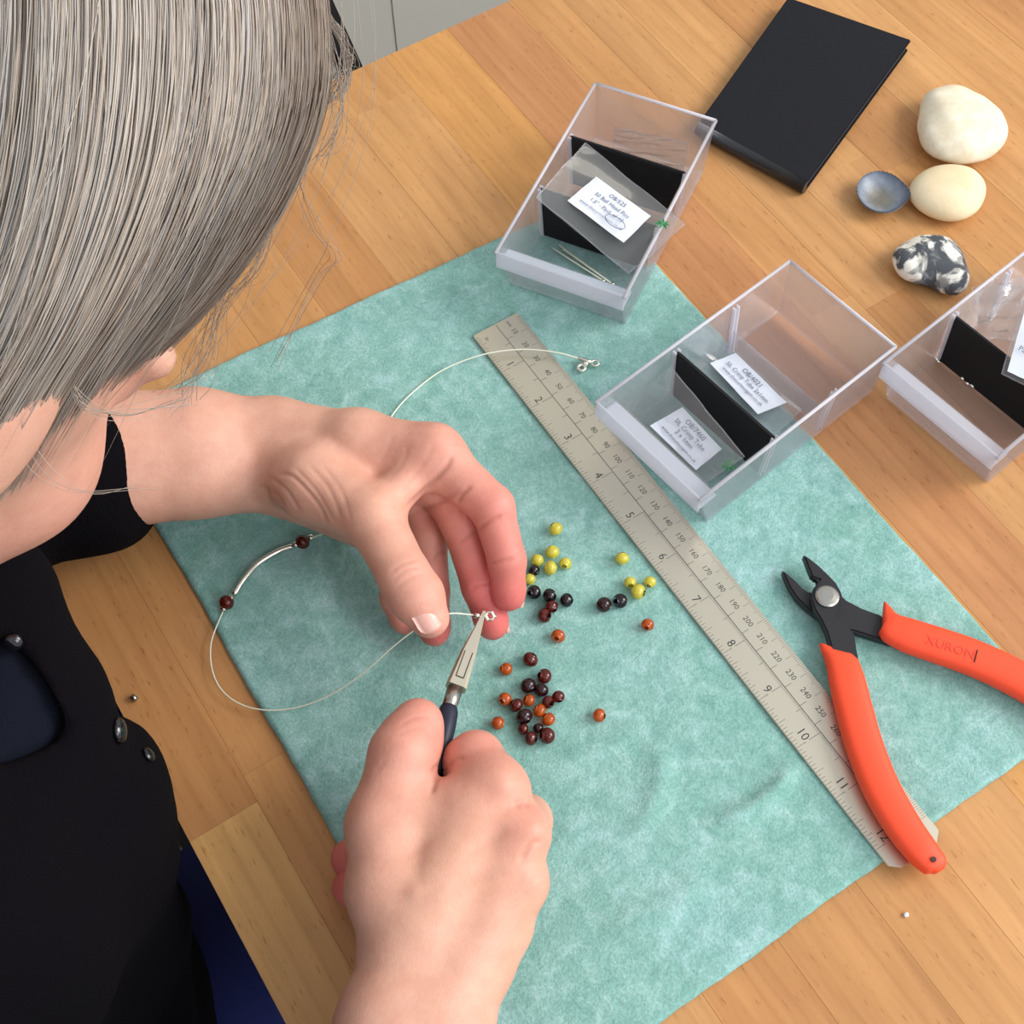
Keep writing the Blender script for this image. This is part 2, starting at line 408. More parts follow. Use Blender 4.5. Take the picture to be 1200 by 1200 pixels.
def make_cloth():
    c = np.array([(-.1905, .1870), (.0925, .1735), (.0915, -.1810), (-.1935, -.1850)])     # LT RT RB LB
    nu, nv = 230, 290
    u = np.linspace(0, 1, nu); v = np.linspace(0, 1, nv); U, V = np.meshgrid(u, v, indexing='ij')
    X = (c[0, 0] * (1 - U) + c[1, 0] * U) * (1 - V) + (c[3, 0] * (1 - U) + c[2, 0] * U) * V
    Y = (c[0, 1] * (1 - U) + c[1, 1] * U) * (1 - V) + (c[3, 1] * (1 - U) + c[2, 1] * U) * V
    e = lambda t: .0003 * np.sin(t * 13) + .00012 * np.sin(t * 61 + 1)
    X += e(V * 2) * (np.abs(U - .5) * 2) ** 3; Y += e(U * 2 + 1) * (np.abs(V - .5) * 2) ** 3
    r = rng.normal(0, 1, (nu, nv))
    Z = cloth_z(X, Y) + .00010 * r
    ed = np.minimum(np.minimum(U, 1 - U) * .283, np.minimum(V, 1 - V) * .358)
    Z = np.where(ed < .002, Z - .0016 * (1 - ed / .002) ** 2, Z)
    vs = np.stack([X, Y, Z], -1).reshape(-1, 3); n = len(vs)
    lo = vs.copy(); lo[:, 2] = .0002
    idx = np.arange(n).reshape(nu, nv)
    q = np.stack([idx[:-1, :-1], idx[:-1, 1:], idx[1:, 1:], idx[1:, :-1]], -1).reshape(-1, 4)
    fs = q.tolist() 
    ring = idx[:, 0].tolist() + idx[-1, 1:].tolist() + idx[-2::-1, -1].tolist() + idx[0, -2:0:-1].tolist()
    vl = vs.tolist() + [(vs[i][0], vs[i][1], .0002) for i in ring]
    k = len(ring)
    fs += [(ring[i], n + i, n + (i + 1) % k, ring[(i + 1) % k]) for i in range(k)] + [tuple(n + i for i in range(k))]
    b = MB(); b.v = vl; b.f = fs
    o = b.build('work_mat', M['cloth'], None, smooth=True)
    bm = bmesh.new(); bm.from_mesh(o.data); bmesh.ops.recalc_face_normals(bm, faces=bm.faces); bm.to_mesh(o.data); bm.free()
    tag(o, 'teal fluffy microfibre cloth spread flat on the wooden table', 'cloth')
make_cloth()
def CZ(x, y): return float(cloth_z(np.array(x), np.array(y)))

# ------------------------------------------------------------------ steel ruler
def make_ruler():
    t = empty('ruler', (0, -.03, MAT_T)); tag(t, 'steel ruler in inches and millimetres lying on the teal cloth', 'ruler')
    inv = Matrix.Translation((0, .03, -MAT_T))
    def par(o): o.parent = t; o.matrix_parent_inverse = inv; return o
    z0 = MAT_T + .0008; z1 = z0 + .0010; x0, x1, y1, y0 = -.0125, .0142, .1283, -.1888
    c = .0035
    poly = [(x0 + .001, y1), (x1 - .001, y1), (x1, y1 - .001), (x1, y0 + c), (x1 - c * 1.2, y0), (x0 + c * 1.2, y0), (x0, y0 + c), (x0, y1 - .001)]
    par(MB().prism(poly, z0, z1).build('blade', M['steel'], bevel=.0003))
    zt = z1 + .00003; b = MB(); Y = lambda inch: .127 - .0254 * inch
    def bar(xa, xb, y, w=.00022): b.add([(xa, y - w / 2, zt), (xb, y - w / 2, zt), (xb, y + w / 2, zt), (xa, y + w / 2, zt)], [(0, 1, 2, 3)])
    for k in range(1, 12 * 16 + 1):
        L = .0052 if k % 16 == 0 else .0042 if k % 8 == 0 else .0033 if k % 4 == 0 else .0026 if k % 2 == 0 else .002
        bar(x0 + .0003, x0 + L, Y(k / 16), .00016)
        if k % 16 == 0: bar(-.0055, .0005, Y(k / 16), .0002); bar(x0 + L, -.0085, Y(k / 16), .0002)
        if k % 16 == 8: bar(-.0022, .0005, Y(k / 16), .0002)
    for k in range(5 * 32, 12 * 32): bar(-.0008, .0005, Y(k / 32), .00013)
    for k in range(1, 306):
        y = .127 - k * .001
        L = .0042 if k % 10 == 0 else .0032 if k % 5 == 0 else .0022
        bar(x1 - L, x1 - .0002, y, .00013)
        if k % 10 == 0: bar(.0007, .0042, y, .0002); bar(x1 - L - .001, x1 - L, y, .00016)
    b.add([(.0005, y1 - .001, zt), (.0008, y1 - .001, zt), (.0008, y0 + .012, zt), (.0005, y0 + .012, zt)], [(0, 1, 2, 3)])
    par(b.build('graduations', M['ink']))
    items = []
    def T(s, x, y, size, al='CENTER'):
        items.append((s, size, Matrix.Translation((x, y, zt)) @ Matrix.Rotation(-math.pi / 2, 4, 'Z'), al))
    for k in range(1, 13): T(str(k), -.0062, Y(k) + .0006, .0056, 'RIGHT')
    for k in range(10, 305, 10): T(str(k), .0064, .127 - k * .001 + .0004, .0036, 'RIGHT')
    T('mm', .0066, .1245, .0026); T('in', -.0075, .1225, .0032)
    par(text_join('numerals', items, M['ink'], None))
make_ruler()

# ------------------------------------------------------------------ drawers of clear plastic
def drawer(fl, ang, z0, H, label, W=.067, L=.1255):
    """origin at the front left rim corner; local x = width, local y = length"""
    rz = math.radians(ang - 90)
    t = empty('drawer_tray', (fl[0], fl[1], z0), rz); tag(t, label, 'tray', 'clear drawers holding jewellery findings')
    g = .0125; lh = .0105; w = .0012; d = .002
    b = MB()
    # floor, then four drafted walls
    X0, X1 = d, W - d; Y0, Y1 = g, L - d
    b.box(X0, X1, Y0, Y1, 0, w)
    def wall(a0, a1, b0, b1, zt):      # outer/inner base and top quads
        b.hexa(a0 + a1)
    b.hexa([(X0, Y0, w), (X0 + w, Y0, w), (X0 + w, Y1, w), (X0, Y1, w), (0, 0, H), (w, 0, H), (w, L, H), (0, L, H)])
    b.hexa([(X1 - w, Y0, w), (X1, Y0, w), (X1, Y1, w), (X1 - w, Y1, w), (W - w, 0, H), (W, 0, H), (W, L, H), (W - w, L, H)])
    b.hexa([(X0 + w, Y1 - w, w), (X1 - w, Y1 - w, w), (X1 - w, Y1, w), (X0 + w, Y1, w), (w, L - w, H), (W - w, L - w, H), (W - w, L, H), (w, L, H)])
    b.hexa([(X0 + w, Y0, w), (X1 - w, Y0, w), (X1 - w, Y0 + w, w), (X0 + w, Y0 + w, w),
            (w + .001, g - .001, H - lh), (W - w - .001, g - .001, H - lh), (W - w - .001, g + w, H - lh), (w + .001, g + w, H - lh)])
    b.build('body', M['tray'], t)
    r = .0011; e = MB()                        # thickened rim
    for a, c in (((0, 0), (0, L)), ((0, L), (W, L)), ((W, L), (W, 0))):
        e.tube([(a[0], a[1], H), (c[0], c[1], H)], r * .8, 6)
    e.build('rim', M['edge'], t, smooth=True)
    # slot ribs for dividers on both long walls
    for yy in (.049, .0875):
        for s in (0, 1):
            rb = MB()
            for q in (-.0016, .0010):
                if s == 0: rb.hexa([(X0 + w, yy + q, w), (X0 + w + .0018, yy + q, w), (X0 + w + .0018, yy + q + .0007, w), (X0 + w, yy + q + .0007, w),
                                    (w, yy + q, H - .002), (w + .0018, yy + q, H - .002), (w + .0018, yy + q + .0007, H - .002), (w, yy + q + .0007, H - .002)])
                else: rb.hexa([(X1 - w - .0018, yy + q, w), (X1 - w, yy + q, w), (X1 - w, yy + q + .0007, w), (X1 - w - .0018, yy + q + .0007, w),
                               (W - w - .0018, yy + q, H - .002), (W - w, yy + q, H - .002), (W - w, yy + q + .0007, H - .002), (W - w - .0018, yy + q + .0007, H - .002)])
            rb.build('slot_rib', M['edge'], t)
    f = MB()
    f.box(0, W, 0, .0014, H - lh, H + .0004)                   # label plate
    f.box(.0005, W - .0005, .0014, g, H - lh, H - lh + .0012)     # ledge behind it
    f.build('front_lip', M['lip'], t, bevel=.0004, seg=1)
    return t

def divider(t, y, H, mat, lean=0, name='divider', label='black card divider', w=.0012):
    b = MB(); x0, x1 = .0035, .0632
    b.hexa([(x0, y - w, .0013), (x1, y - w, .0013), (x1, y + w, .0013), (x0, y + w, .0013),
            (x0 - .0015, y - w + lean, H), (x1 + .0015, y - w + lean, H), (x1 + .0015, y + w + lean, H), (x0 - .0015, y + w + lean, H)])
    o = b.build(name, mat, t, bevel=.0006)
    if label: o['label'] = label
    return o

HB = .0395
tray_a = drawer((.0100, .1412), 32.9, .0030, HB - .003, 'clear plastic drawer at top, holding two black dividers and a labelled bag')
divider(tray_a, .0490, .034, M['card']); divider(tray_a, .0875, .0345, M['card'])
tray_b = drawer((.0012, .0432), 7.5, .0034, HB - .0034, 'clear plastic drawer in the middle beside the ruler, one black divider inside')
divider(tray_b, .0490, .0335, M['card']); divider(tray_b, .0880, .016, M['tray'], 0, 'low_divider', 'clear plastic divider', .0007)
tray_c = drawer((.1243, -.0102), 7.5, .0002, HB - .002, 'clear plastic drawer cut off by the right picture edge')
divider(tray_c, .0490, .034, M['card'])

# ---- film bags with printed labels. A bag is a sheet given by 4 corners (world), sagging and crinkled
def sheet(cs, n, m, bulge=0, crinkle=0, seed=0, thick=None):
    r = np.random.default_rng(seed); cs = np.asarray(cs, float)
    u = np.linspace(0, 1, n)[:, None]; v = np.linspace(0, 1, m)[None, :]
    Pt = ((1 - u) * (1 - v))[..., None] * cs[0] + (u * (1 - v))[..., None] * cs[1] + (u * v)[..., None] * cs[2] + ((1 - u) * v)[..., None] * cs[3]
    nrm = np.cross(cs[1] - cs[0], cs[3] - cs[0]); nrm /= np.linalg.norm(nrm)
    if nrm[2] < 0: nrm = -nrm
    h = bulge * np.sin(math.pi * u) * np.sin(math.pi * v)
    for k in range(5):
        a, b, p, q = r.uniform(2, 9), r.uniform(2, 9), r.uniform(0, 6), r.uniform(0, 6)
        h = h + crinkle / (k + 1) * np.sin(a * u * 2 + b * v * 2 + p) * np.sin(b * u - a * v + q)
    return Pt + h[..., None] * nrm, nrm

def grid_mb(G):
    n, m = G.shape[:2]; b = MB()
    idx = np.arange(n * m).reshape(n, m)
    return b.add(G.reshape(-1, 3), np.stack([idx[:-1, :-1], idx[1:, :-1], idx[1:, 1:], idx[:-1, 1:]], -1).reshape(-1, 4).tolist())

def bag(label, cs, lab, lines, seed, bulge=.002, crinkle=.0012, logo=None, size=1.0, lab2=None):
    o0 = np.mean(cs, 0); t = empty('zip_bag', o0)
    tag(t, label, 'bag', 'clear bags with white labels'); inv = Matrix.Translation(-Vector(o0))
    G, n = sheet(cs, 15, 15, bulge, crinkle, seed); G2, _ = sheet(cs, 15, 15, -bulge * .6, crinkle, seed + 1)
    G2 = G2 - n * .0008
    par = lambda o: (setattr(o, 'parent', t), setattr(o, 'matrix_parent_inverse', inv), o)[2]
    par(grid_mb(G).build('front_film', M['bag'], smooth=True)); par(grid_mb(G2).build('back_film', M['bag'], smooth=True))
    e = np.concatenate([G[:, 0], G[-1, 1:], G[-2::-1, -1], G[0, -2::-1]])
    par(MB().tube(e, .00035, 5, False).build('seam', M['tray'], smooth=True))
    if lab is not None:
        lab = np.asarray(lab, float); S, ln = sheet(lab, 9, 5, .0004, .0003, seed)
        S = S + ln * .0012
        pl = par(grid_mb(S).build('label', M['paper'], smooth=True)); pl['label'] = 'white printed label'
        ux = lab[1] - lab[0]; ux /= np.linalg.norm(ux); uy = np.cross(ln, ux); W = np.linalg.norm(lab[1] - lab[0]); Hh = np.linalg.norm(lab[3] - lab[0])
        ctr = lab.mean(0) + ln * .0021
        # y axis of the text: away from corner 3 side
        R3 = Matrix(((ux[0], uy[0], ln[0]), (ux[1], uy[1], ln[1]), (ux[2], uy[2], ln[2]))).to_4x4()
        its = []
        k = len(lines)
        for i, (s, sz) in enumerate(lines):
            off = (k - 1) / 2 - i
            its.append((s, sz * size, Matrix.Translation(Vector(ctr + uy * off * Hh / (k + 1.2))) @ R3, 'CENTER'))
        par(text_join('print', its, M['labelink'], None))
        if lab2:
            c0 = ctr + ux * lab2[0] * W + uy * lab2[1] * Hh
            a = np.linspace(0, 2 * math.pi, 25)
            ring = [c0 + ux * .006 * math.cos(q) + uy * .0028 * math.sin(q) for q in a]
            par(MB().tube(ring, .00018, 4, False).build('pen_circle', M['labelink']))
    if logo is not None:
        b = MB(); c = np.asarray(logo, float); r = random.Random(seed)
        for k in range(7):
            a = 2 * math.pi * k / 7 + r.uniform(-.2, .2); L = r.uniform(.003, .0048)
            d = np.array([math.cos(a), math.sin(a), 0]); s = np.array([-math.sin(a), math.cos(a), 0]); up = np.array([0, 0, .0006])
            b.add([c, c + d * L * .5 + s * .0009 + up, c + d * L, c + d * L * .5 - s * .0009 + up], [(0, 1, 2, 3)])
        lo = par(b.build('leaf_print', M['green'])); lo['label'] = 'green printed leaf mark'
    return t
bag('film bag lying over the dividers of the top drawer, white label uppermost',
    [P(686, 168, .044), P(803, 262, .044), P(737, 321, .030), P(628, 231, .043)],
    [P(698.7, 209, .0425), P(762.7, 254.7, .0425), P(730.7, 286.7, .0385), P(665, 237, .0415)],
    [('OB/525', .0034), ('50 Ball Head Pins', .0032), ('1.5" - Pack of 10', .0032), ('www.thecuriousgem.co.uk', .0026)], 3, .0015, .0008,
    P(776, 263, .0445), 1.0, (.22, -.22))
bag('film bag curled in the front of the middle drawer, label facing up',
    [P(786, 430, .034), P(872, 535, .030), P(812, 575, .006), P(718, 490, .007)],
    [P(800, 478, .020), P(846, 527, .019), P(816, 552, .013), P(762, 500, .015)],
    [('OB/7460', .0036), ('SIL Crimp Tube', .0032), ('2 x 1mm', .0032), ('www.thecuriousgem.co.uk', .0022)], 8, .0016, .0007, P(853, 545, .022))
bag('film bag flat behind the black divider of the middle drawer, label facing up',
    [P(850, 405, .010), P(940, 480, .010), P(905, 512, .006), P(812, 425, .006)],
    [P(862, 415, .010), P(922, 473, .010), P(888, 487, .008), P(832, 427, .008)],
    [('OB/4021', .0036), ('SIL Crimp Tube 2x1mm', .0030), ('www.thecuriousgem.co.uk', .0026)], 11, .0008, .0006)
bag('empty film bag leaning at the back of the top drawer',
    [P(722, 150, .020), P(806, 168, .020), P(800, 200, .005), P(716, 178, .005)], None, [], 15, .0008, .0008)
bag('crumpled film bag at the back of the right-hand drawer',
    [P(1140, 338, .028), P(1225, 325, .030), P(1230, 400, .006), P(1150, 395, .006)], None, [], 19, .003, .0025)
bag('film bag with a pale blue label standing in the right-hand drawer',
    [P(1202, 340, .048), P(1262, 372, .048), P(1240, 470, .036), P(1174, 438, .034)],
    [P(1204, 352, .047), P(1255, 378, .047), P(1236, 462, .037), P(1180, 436, .035)], [('OB/310', .0042), ('Pack of 20', .0036)], 23, .0006, .0003)

# loose head pins and crimp beads
for i, (a, b, lb) in enumerate((((655, 287), (722, 336), 'thin silver head pin in the top drawer, reaching furthest to the right'),
                            ((648, 291), (707, 329), 'thin silver head pin in the top drawer, lying on the left of the pair'),
                            ((660, 292), (718, 333), 'thin silver head pin in the top drawer, crossing between the other two'))):
    t = MB(); p, q = P(*a, .0052 + .0006 * i), P(*b, .0052 + .0006 * i)
    e = empty('head_pin', p); tag(e, lb, 'pin', 'head pins in the top drawer')
    o = MB().tube([p, q], .00045, 6).build('shaft', M['wire'], None, True); o.parent = e; o.matrix_parent_inverse = Matrix.Translation(-Vector(p))
    o = MB().sphere(q, .0011, 8, 6).build('ball_head', M['silver'], None, True); o.parent = e; o.matrix_parent_inverse = Matrix.Translation(-Vector(p))
crimps = [(1125, 437), (1128, 443), (1131, 439), (1134, 449), (1139, 452), (1143, 448), (1147, 451), (1097, 420), (1100, 423)]
cm = None
for i, (x, y) in enumerate(crimps):
    p = P(x, y, .0028); a = random.uniform(0, 3.1); d = np.array([math.cos(a), math.sin(a), 0]) * .0011
    o = MB().tube([p - d, p + d], .0009, 8).build('crimp_bead', M['silver'], None, True); place(o, p)
    if i < 7: tag(o, 'tiny silver crimp bead heaped against the black divider in the right-hand drawer', 'bead', 'silver crimp beads along the divider')
    else: tag(o, 'tiny silver crimp bead in the left corner of the right-hand drawer', 'bead', 'silver crimp beads in the drawer corner')

# ------------------------------------------------------------------ leather wallet
def make_wallet():
    c = [P(819, 143, .009), P(946, 213, .009), P(1068, 46, .009), P(924, -4, .009)]
    o0 = P(945, 110, 0); t = empty('notebook', o0); tag(t, 'black leather notebook cover lying shut behind the drawers', 'notebook')
    inv = Matrix.Translation(-Vector(o0))
    def par(o): o.parent = t; o.matrix_parent_inverse = inv; return o
    def inset(c, k):
        m = np.mean(c, 0); return [p + (m - p) * k for p in c]
    ci = inset(c, .012)
    par(MB().prism(c, .0068, .0088).build('front_cover', M['leather'], bevel=.0006))
    par(MB().prism([p for p in c], .0004, .0022).build('back_cover', M['leather'], bevel=.0006))
    pg = [p.copy() for p in inset(c, .03)]
    par(MB().prism(pg, .0022, .0068).build('pages', plain('grey_page_edge', srgb(58, 58, 62), .8)))
    d = (c[1] - c[0]); n = np.array([d[1], -d[0], 0]); n /= np.linalg.norm(n)
    if n @ (c[0] - c[3]) < 0: n = -n
    a = np.linspace(-math.pi / 2, math.pi / 2, 9); vs = []
    for p in (c[0], c[1]):
        base = np.array([p[0], p[1], .0046]) - n * .0008
        for q in a: vs.append(base + n * .0042 * math.cos(q) + np.array([0, 0, .0042 * math.sin(q)]))
    par(MB().add(vs, [(i, i + 1, 9 + i + 1, 9 + i) for i in range(8)] + [tuple(range(9)), tuple(range(17, 8, -1))]).build('spine', M['leathergloss'], None, True))
    k = (c[2] + c[3]) / 2 * .75 + (c[0] + c[1]) / 2 * .25
make_wallet()

# ------------------------------------------------------------------ pebbles and shell
def pebble(name, outline, h, mat, label, lump=.0006, seed=0, pw=2.4, cat='stone'):
    pts = np.array([P(x, y, h * .42)[:2] for x, y in outline]); c = pts.mean(0)
    ang = np.arctan2(*(pts - c).T[::-1]); rad = np.linalg.norm(pts - c, axis=1); o = np.argsort(ang); ang, rad = ang[o], rad[o]
    A = np.linspace(-math.pi, math.pi, 56, endpoint=False)
    R = np.interp(A, np.r_[ang[-1] - 2 * math.pi, ang, ang[0] + 2 * math.pi], np.r_[rad[-1], rad, rad[0]])
    for _ in range(3): R = (np.roll(R, 1) + 2 * R + np.roll(R, -1)) / 4
    r = np.random.default_rng(seed); ph = r.uniform(0, 6, 12)
    b = MB(); vs = [(c[0], c[1], 0)]; ts = np.linspace(-math.pi / 2, math.pi / 2, 24)[1:-1]
    for t in ts:
        rr = abs(math.cos(t)) ** (2 / pw); zz = math.copysign(abs(math.sin(t)) ** (2 / 2.0), math.sin(t))
        z = h * (.42 + (.58 if zz > 0 else .42) * zz)
        for a, ra in zip(A, R):
            k = ra * rr
            x, y = c[0] + k * math.cos(a), c[1] + k * math.sin(a)
            w = lump * (math.sin(x * 190 + y * 120 + ph[0]) * math.sin(y * 170 - x * 90 + ph[1]) + .6 * math.sin(x * 300 + y * 210 + ph[2] + z * 300) * math.sin(y * 330 - x * 160 + ph[3]))
            vs.append((x, y, max(0.0001, z + w * (1 if zz > -.3 else 0))))
    vs.append((c[0], c[1], h)); n = 56; m = len(ts)
    fs = [(0, 1 + (k + 1) % n, 1 + k) for k in range(n)]
    fs += [(1 + j * n + k, 1 + j * n + (k + 1) % n, 1 + (j + 1) * n + (k + 1) % n, 1 + (j + 1) * n + k) for j in range(m - 1) for k in range(n)]
    fs += [(len(vs) - 1, 1 + (m - 1) * n + k, 1 + (m - 1) * n + (k + 1) % n) for k in range(n)]
    o = b.add(vs, fs).build(name, mat, None, True); place(o, (c[0], c[1], 0)); tag(o, label, cat); return o

def stone_mat(name, a, b_, sc1=120, dark=None):
    m, nt, b = new_mat(name); pos = node(nt, 'ShaderNodeNewGeometry').outputs['Position']
    c = ramp(nt, noise(nt, sc1, 4, .6, pos), [(.35, a), (.65, b_)])
    if dark:
        n2 = noise(nt, 48, 5, .6, pos, None, .6)
        c = mix(nt, c, dark, ramp(nt, n2, [(.48, (0, 0, 0)), (.54, (1, 1, 1))]))
        c = mix(nt, c, srgb(120, 122, 124), ramp(nt, noise(nt, 150, 3, .5, pos, None, .6), [(.57, (0, 0, 0)), (.66, (.8, .8, .8))]))
    nt.links.new(c, b.inputs['Base Color']); b.inputs['Roughness'].default_value = .72
    bump(nt, b, noise(nt, 500, 4, .6, pos), .15, .001); return m
pebble('pebble', [(1083, 112), (1098, 106), (1116, 104), (1132, 112), (1152, 121), (1172, 137), (1181, 153), (1176, 170), (1158, 184), (1130, 190), (1104, 186), (1085, 176), (1077, 156), (1079, 133)],
       .021, stone_mat('cream_limestone', srgb(226, 212, 184), srgb(240, 230, 208)), 'large lumpy cream pebble, uppermost of the stones beside the black notebook', .0006, 1)
pebble('pebble', [(1064, 225), (1076, 207), (1098, 198), (1120, 197), (1142, 203), (1154, 217), (1152, 236), (1138, 252), (1116, 258), (1090, 252), (1073, 241)],
       .016, stone_mat('cream_pebble', srgb(226, 204, 164), srgb(236, 218, 184), 40), 'smooth oval cream pebble touching the grey shell', .0001, 2)
pebble('flint', [(1045, 300), (1056, 286), (1076, 279), (1100, 277), (1117, 284), (1127, 300), (1134, 318), (1135, 333), (1124, 347), (1108, 342), (1090, 333), (1068, 328), (1052, 321)],
       .015, stone_mat('patchy_flint', srgb(226, 222, 210), srgb(242, 238, 228), 200, srgb(74, 78, 84)), 'black and white patched flint stone by the right-hand drawer', .0011, 3, 2.2)

def make_shell():
    c = P(1031, 231, .004); hinge = P(1062, 230, .006); d = hinge - c; d[2] = 0; L = np.linalg.norm(d); d /= L; s = np.array([-d[1], d[0], 0])
    nr, na = 14, 72; vs = []
    for layer in (0, 1):
        for i in range(nr + 1):
            q = i / nr
            for k in range(na):
                a = 2 * math.pi * k / na
                R = .0128 * (1 + .018 * math.cos(a * 34) * q)
                x = R * q * math.cos(a); y = R * 1.12 * q * math.sin(a)
                if x > 0: x *= 1 + .16 * max(0, math.cos(a)) ** 10 * q
                z = .0010 + .0065 * q ** 2.2 + (.0003 * math.cos(a * 34) * q if layer else .0002 * math.cos(a * 34) * q * q) + (.0009 if layer == 0 else 0)
                vs.append(np.array([c[0], c[1], 0]) + d * x + s * y + np.array([0, 0, z]))
    n1 = (nr + 1) * na; fs = []
    for layer in (0, 1):
        for i in range(nr):
            for k in range(na):
                f = (layer * n1 + i * na + k, layer * n1 + i * na + (k + 1) % na, layer * n1 + (i + 1) * na + (k + 1) % na, layer * n1 + (i + 1) * na + k)
                fs.append(f[::-1] if layer == 0 else f)
    for k in range(na): fs.append((nr * na + k, nr * na + (k + 1) % na, n1 + nr * na + (k + 1) % na, n1 + nr * na + k))
    m, nt, b = new_mat('shell_inside'); tc = node(nt, 'ShaderNodeTexCoord').outputs['Object']
    g = node(nt, 'ShaderNodeVectorMath', operation='LENGTH'); nt.links.new(tc, g.inputs[0])
    mu = node(nt, 'ShaderNodeMath', operation='MULTIPLY'); mu.inputs[1].default_value = 62; nt.links.new(g.outputs['Value'], mu.inputs[0])
    cc = ramp(nt, mu.outputs[0], [(.1, srgb(122, 114, 100)), (.4, srgb(128, 126, 120)), (.7, srgb(136, 144, 156)), (.95, srgb(98, 106, 122))])
    cc = mix(nt, cc, ramp(nt, noise(nt, 260, 4, .6, tc), [(.3, (.7, .72, .76)), (.7, (1.1, 1.1, 1.1))]), 1, 'MULTIPLY')
    nt.links.new(cc, b.inputs['Base Color']); b.inputs['Roughness'].default_value = .4
    o = MB().add(vs, fs).build('seashell', m, None, True); place(o, (c[0], c[1], 0)); tag(o, 'blue-grey cockle shell lying open side up beside the oval pebble', 'shell')
make_shell()

# ------------------------------------------------------------------ side cutters with orange grips
def make_cutters():
    o0 = P(969, 698, MAT_T); t = empty('side_cutters', o0); tag(t, 'side cutters with orange grips and black jaws lying across the ruler', 'pliers')
    inv = Matrix.Translation(-Vector(o0))
    def par(o): o.parent = t; o.matrix_parent_inverse = inv; return o
    Z = lambda l: [(900 + x * .25, 620 + y * .25) for x, y in l]
    up = [P(*p, .0125) for p in Z([(163, 116), (200, 140), (240, 172), (285, 215), (318, 250), (340, 288), (352, 325), (332, 372), (320, 410),
                                    (405, 485), (415, 560), (436, 660), (372, 640), (300, 590), (292, 545), (272, 480), (246, 425), (218, 380), (200, 330), (212, 280), (240, 238), (206, 226), (185, 175)])]
    dn = [P(*p, .0085) for p in Z([(64, 190), (85, 205), (118, 232), (160, 276), (196, 300), (250, 300), (330, 300), (368, 335), (440, 372), (530, 405), (600, 470), (625, 545), (560, 532), (480, 505), (405, 482),
                                    (330, 470), (262, 440), (232, 412), (180, 372), (130, 322), (96, 268), (74, 220)])]
    par(MB().prism(up, .0078, .0128).build('jaw', M['blacksteel'], bevel=.0008))
    par(MB().prism(dn, .0042, .0090).build('jaw', M['blacksteel'], bevel=.0008))
    c = P(969.5, 698.5, .0135); a = np.linspace(0, 2 * math.pi, 28, endpoint=False)
    vs = []
    for r_, z in ((.0052, .0120), (.0052, .0136), (.0044, .0142), (0.0025, .0145)): vs += [(c[0] + r_ * math.cos(q), c[1] + r_ * math.sin(q), z) for q in a]
    n = 28; fs = [(j * n + k, j * n + (k + 1) % n, (j + 1) * n + (k + 1) % n, (j + 1) * n + k) for j in range(3) for k in range(n)] + [tuple(range(3 * n, 4 * n))]
    pr = par(MB().add(vs, fs).build('pivot_rivet', M['rivet'])); pr['label'] = 'satin steel rivet'
    def grip(path, wid, zc, thick, shear):
        pts = spline([P(x, y, z) for (x, y), z in zip(path, zc)], 6)
        k = np.linspace(0, 1, len(pts)); w = np.interp(k, np.linspace(0, 1, len(wid)), wid) / 1000; th = np.interp(k, np.linspace(0, 1, len(thick)), thick) / 1000
        n = 20; vs = []; tg = np.gradient(pts, axis=0); tg[:, 2] *= 0; tg /= np.linalg.norm(tg, axis=1)[:, None]
        fall = np.clip(1 - k / .16, 0, 1)
        for p, g, a_, b_, fl in zip(pts, tg, w, th, fall):
            s = np.array([g[1], -g[0], 0])
            for q in range(n):
                an = 2 * math.pi * q / n; cx, sx = math.cos(an), math.sin(an)
                cx = math.copysign(abs(cx) ** .7, cx); sx = math.copysign(abs(sx) ** .7, sx)
                vs.append(p + s * a_ / 2 * cx + np.array([0, 0, b_ / 2 * sx]) - g * shear * cx * fl)
        m = len(pts)
        fs = [(i * n + q, i * n + (q + 1) % n, (i + 1) * n + (q + 1) % n, (i + 1) * n + q) for i in range(m - 1) for q in range(n)] + [tuple(range(n))[::-1], tuple((m - 1) * n + q for q in range(n))]
        ob = par(MB().add(vs, fs).build('grip', M['orange'], None, True)); ob['label'] = 'orange plastic grip'
        bm = bmesh.new(); bm.from_mesh(ob.data); bmesh.ops.recalc_face_normals(bm, faces=bm.faces); bm.to_mesh(ob.data); bm.free()
        return ob
    grip([(978, 763), (986, 774), (993, 800), (1001, 832), (1013, 874), (1032, 922), (1057, 966), (1080, 997), (1096, 1014), (1101, 1021)],
         [7, 13.5, 15.2, 15.4, 15.4, 15.3, 14.6, 13.2, 10.5, 4], [.010, .010, .0105, .0105, .0105, .0105, .0105, .0105, .010, .010], [5, 8, 9.5, 10, 10, 10, 10, 9.5, 8.5, 5], .0062)
    grip([(1035, 722), (1043, 735), (1065, 745), (1098, 756), (1138, 770), (1178, 788), (1225, 815), (1265, 846), (1290, 870)],
         [7, 13.5, 15.6, 16, 16.2, 16.2, 16, 15, 6], [.010] * 9, [4, 8, 9.5, 10, 10, 10, 10, 9.5, 5], -.0062)
    h = P(1094, 1007, .0150); par(MB().tube([h - (0, 0, .0012), h + (0, 0, .00035)], .0011, 12).build('hang_hole', M['hole']))
    # moulded word panel on the right grip
    a, b = P(1087, 750, .0151), P(1141, 768, .0151); d = b - a; d /= np.linalg.norm(d)
    R3 = Matrix(((d[0], -d[1], 0), (d[1], d[0], 0), (0, 0, 1))).to_4x4()
    text_o = text_join('moulded_word', [('XURON', .0058, Matrix.Translation(Vector((a + b) / 2 + (0, 0, .00005))) @ R3, 'CENTER')], plain('orange_moulded', srgb(226, 66, 38), .5), None); par(text_o)
    bx = MB(); s = np.array([-d[1], d[0], 0])
    bx.tube([b + d * .001 - s * .003 + (0, 0, .0001), b + d * .001 + s * .003 + (0, 0, .0001)], .00025, 4)
